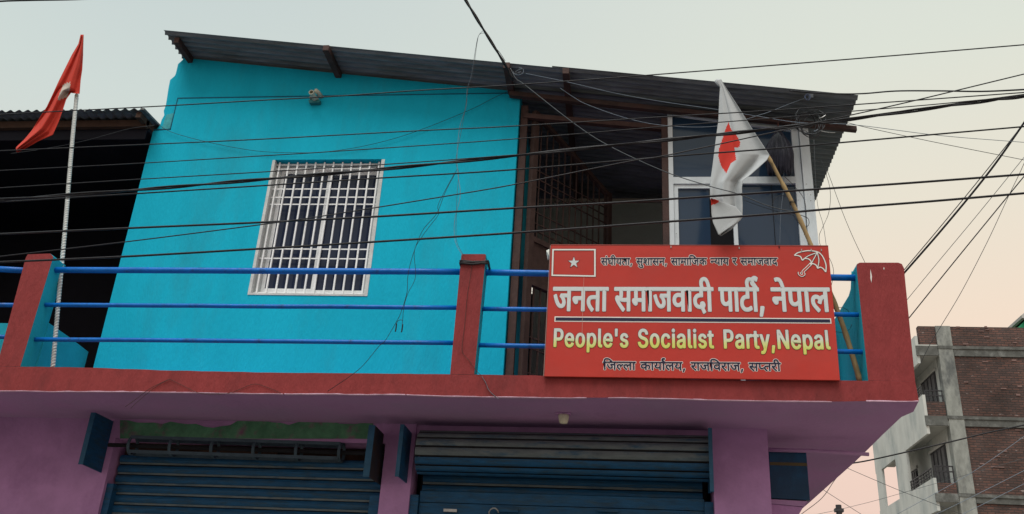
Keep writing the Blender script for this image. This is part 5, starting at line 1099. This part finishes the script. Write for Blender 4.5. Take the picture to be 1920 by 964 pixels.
# ================================================================ brick building at the right, far behind
YR = 40.0
XB = (P(1757, 668, Y=YR).x+P(1785, 795, Y=YR).x)/2
XO = P(1731, 752, Y=YR).x
RB = thing('brick_building', 'unplastered brick building with concrete frame and off white balconies behind the corner pillar', 'building', (XB, YR, 0))
XE = XB+34
def zR(y, x=1866): return P(x, y, Y=YR).z
zt = zR(613); levels = [(zR(656), zR(669)), (zR(788), zR(801)), (zR(934), zR(945))]
fh = (levels[0][0]+levels[0][1])/2-(levels[1][0]+levels[1][1])/2
lv = list(levels)
while lv[-1][1] > fh+.5: lv.append((lv[-1][0]-fh, lv[-1][1]-fh))
cw = .62
YE = YR+16
def yO(px, py): return P(px, py, X=XO).y
ye0 = yO(1641, 880)
YBD = P(1692, 905, X=XB).y
print('far wall ends', YBD, ye0)
# brick skins between beams
tops = [zt]+[b for _, b in lv]
for i in range(len(lv)+1):
    z1 = zt if i == 0 else lv[i-1][1]; z0 = lv[i][0] if i < len(lv) else 0
    bx('brick_panel', M_brick, RB, XB+cw, XE, YR+.04, YR+.30, z0, z1)
    if i == 0: bx('parapet', M_brick, RB, XO+.2, XB-.02, YR+.04, YR+.30, z0, z1)
m = MB(); 
for a, b in lv:
    m.box(XB+cw, XE, YR, YR+.34, b, a)
for i, (a, b) in enumerate(lv): bx('floor_beam', M_conc2, RB, XB+cw+.001, XE, YR-.01, YR+.34, b+.001, a-.001)
for i, (a, b) in enumerate(lv): bx('slab_edge', M_conc2, RB, XB-.05, XE, YR-.05, YR+.2, a, a+.13)
random.seed(4)
zc = [zt]+[a for a, _ in lv]+[0]
for i in range(len(zc)-1):
    j = random.uniform(-.03, .03); bx('column', M_conc, RB, XB+j, XB+cw+j, YR-.03, YR+.4, zc[i+1]+.14, zc[i])
for xx in (XB+9, XB+18, XB+27): bx('column', M_conc2, RB, xx, xx+.5, YR-.005, YR+.3, 0, zt-.6)
bx('side_wall', M_wplast, RB, XB+.02, XB+.2, YR+.402, YBD+.01, 0, zt-1.2)
bx('rear_block', M_brick, RB, XB+.2, XE, YR+.5, YBD, 0, zt-1.25)
# rough mortar blobs and bars of light brick in the panels
m = MB()
for i in range(150):
    x = random.uniform(XB+cw+.2, XB+14); z = random.uniform(lv[2][0], zt); 
    m.box(x, x+random.uniform(.10, .24), YR+.005+random.uniform(0, .02), YR+.045, z, z+random.uniform(.03, .08))
m.mk('proud_bricks', mat('pale brick ends', (.20, .13, .12), .9, .3, 2), RB, kind='stuff')
# balconies on the left flank
def flank(zs, zp, near_brick, i):
    # slab from the flank wall out to XO
    bx('balcony_slab', M_ceil, RB, XO+.10, XB+.02, YR+.02, YE, zs-.02, zs+.13)
for i, (a, b) in enumerate(lv[:5]):
    zs = b
    bx('balcony_slab', M_ceil, RB, XO+.121, XB+.019, YR+.03, ye0, zs+.02, a+.10)
    bx('slab_edge', M_conc2, RB, XO-.02, XB-.06, YR-.04, YR+.0295, zs+.0, a+.12)
zA0, zA1 = P(1732.5, 794, X=XO).z, P(1730.5, 751, X=XO).z
ynear = YR
# upper outer parapet band (beam + parapet)
bx('outer_parapet', M_wplast, RB, XO, XO+.12, YR+.03, ye0, lv[1][1]-.35, lv[1][0]+1.05)
bx('outer_parapet', M_wplast, RB, XO, XO+.12, YR+.03, ye0, lv[0][1]-.35, lv[0][0]+.6)
zl1 = lv[2][0]+.75
bx('outer_parapet', M_wplast, RB, XO, XO+.12, YR+.03, ye0, lv[2][1]-.35, zl1)
bx('outer_parapet', M_wplast, RB, XO, XO+.12, YR+.03, ye0, lv[3][1]-.35, lv[3][0]+.9)
# piers on the outer face between bands: near loggia opening, pier, far opening, end pier

y1 = yO(1690, 850); y2 = yO(1701, 850) ; yp0 = yO(1701, 870); yp1 = yO(1681, 885); yo1 = yO(1655, 900); ye = yO(1642, 880)
for z0, z1 in ((lv[1][0]+1.05, lv[0][1]-.35), (zl1, lv[1][1]-.35), (lv[3][0]+.9, lv[2][1]-.35)):
    bx('pier', M_wplast, RB, XO+.001, XO+.119, yp0, yp1, z0, z1); bx('pier', M_wplast, RB, XO+.001, XO+.119, yo1, ye, z0, z1)
for a, b in ((0, 1), (1, 2), (2, 3)):
    zf = lv[b][0]+.13; 
    # end brick upstand facing the street, with rail on top
    bx('end_upstand', M_brick, RB, XO+.13, XB-.06, YR+.031, YR+.20, zf, zf+(.62 if b == 1 else .42))
    m = MB(); zt_ = zf+1.12; zb_2 = zf+(.62 if b == 1 else .42)
    for k_ in range(5): x = XO+.14+(XB-.10-XO-.14)*k_/4; m.box(x-.02, x+.02, YR+.05, YR+.09, zb_2, zt_)
    o = m.mk('end_railing', M_door, RB)
    for zq in (zt_, zt_-.22): bx('rail', M_door, o, XO+.12, XB-.07, YR+.045, YR+.095, zq-.025, zq+.025)
    # side railing above the outer parapet
    z_ = zl1 if b == 2 else lv[b][0]+1.05
    o = bx('side_railing', M_door, RB, XO+.03, XO+.08, YR+.3, yp0, z_+.42, z_+.47)
    for q_ in (.16, .29): bx('rail', M_door, o, XO+.035, XO+.075, YR+.3, yp0, z_+q_, z_+q_+.03)
    for k_ in range(9): y_ = YR+.3+(yp0-YR-.3)*k_/8; bx('post', M_door, o, XO+.04, XO+.07, y_-.02, y_+.02, z_, z_+.42)
    # door and window on the flank wall, framed and recessed
    def yX(px, py): return P(px, py, X=XB).y
    for (p0, p1, nm, zz1) in (((1745, 850), (1771, 828), 'door', 2.25), ((1704, 870), (1717, 862), 'window', 2.05)):
        ya_, yb_2 = yX(*p1), yX(*p0); z0 = zf if nm == 'door' else zf+.9; z1 = zf+zz1
        o = bx(nm, M_door, RB, XB-.02, XB+.03, ya_, yb_2, z0, z1)
        bx('door_frame' if nm == 'door' else 'window_frame', M_ceil, o, XB-.06, XB+.01, ya_-.12, yb_2+.1, z1, z1+.12)
        for k_ in range(4): yy = ya_+(yb_2-ya_)*(k_+.5)/4; bx('leaf', mat('weathered door leaf', (.10, .10, .105), .6, .3, 2), o, XB-.05, XB-.021, yy-.30*(yb_2-ya_)/4, yy+.30*(yb_2-ya_)/4, z0+.1, z1-.1)
bx('roof_canopy', M_ceil, RB, XO+.121, XB, YR+.03, ye0, lv[0][0]+.11, lv[0][0]+.2)
# green sheet and grey tank edge on its roof, at the frame's edge
T = thing('roof_shed', 'green sheeted shed corner on the brick building roof', 'shed', (P(1925, 613, Y=YR+1).x, YR+1, zt))
m = MB(); m.quadY([(1911, 615), (1920, 603), (1960, 560), (1990, 560), (1990, 615)], YR+1, YR+4); m.mk('green_wall', M_greensheet, T)
m = MB(); m.quadY([(1915, 591), (1921, 586.5), (1958, 556), (1968, 562), (1922, 597), (1916.5, 596)], YR+.8, YR+4.2); m.mk('roof_edge', M_ceil, T)
# small far post
c = P(1572, 947, Y=30)
T = thing('street_post', 'small dark post top standing against the low sky below the soffit', 'post', (c.x, 30, 0))
MB().tube([(c.x, 30, 0), (c.x, 30, c.z)], .09, 10).mk('post_shaft', M_door, T); MB().box(c.x-.13, c.x+.13, 29.9, 30.1, P(1572, 957, Y=30).z-.05, P(1572, 957, Y=30).z+.05).mk('cross_cap', M_door, T)
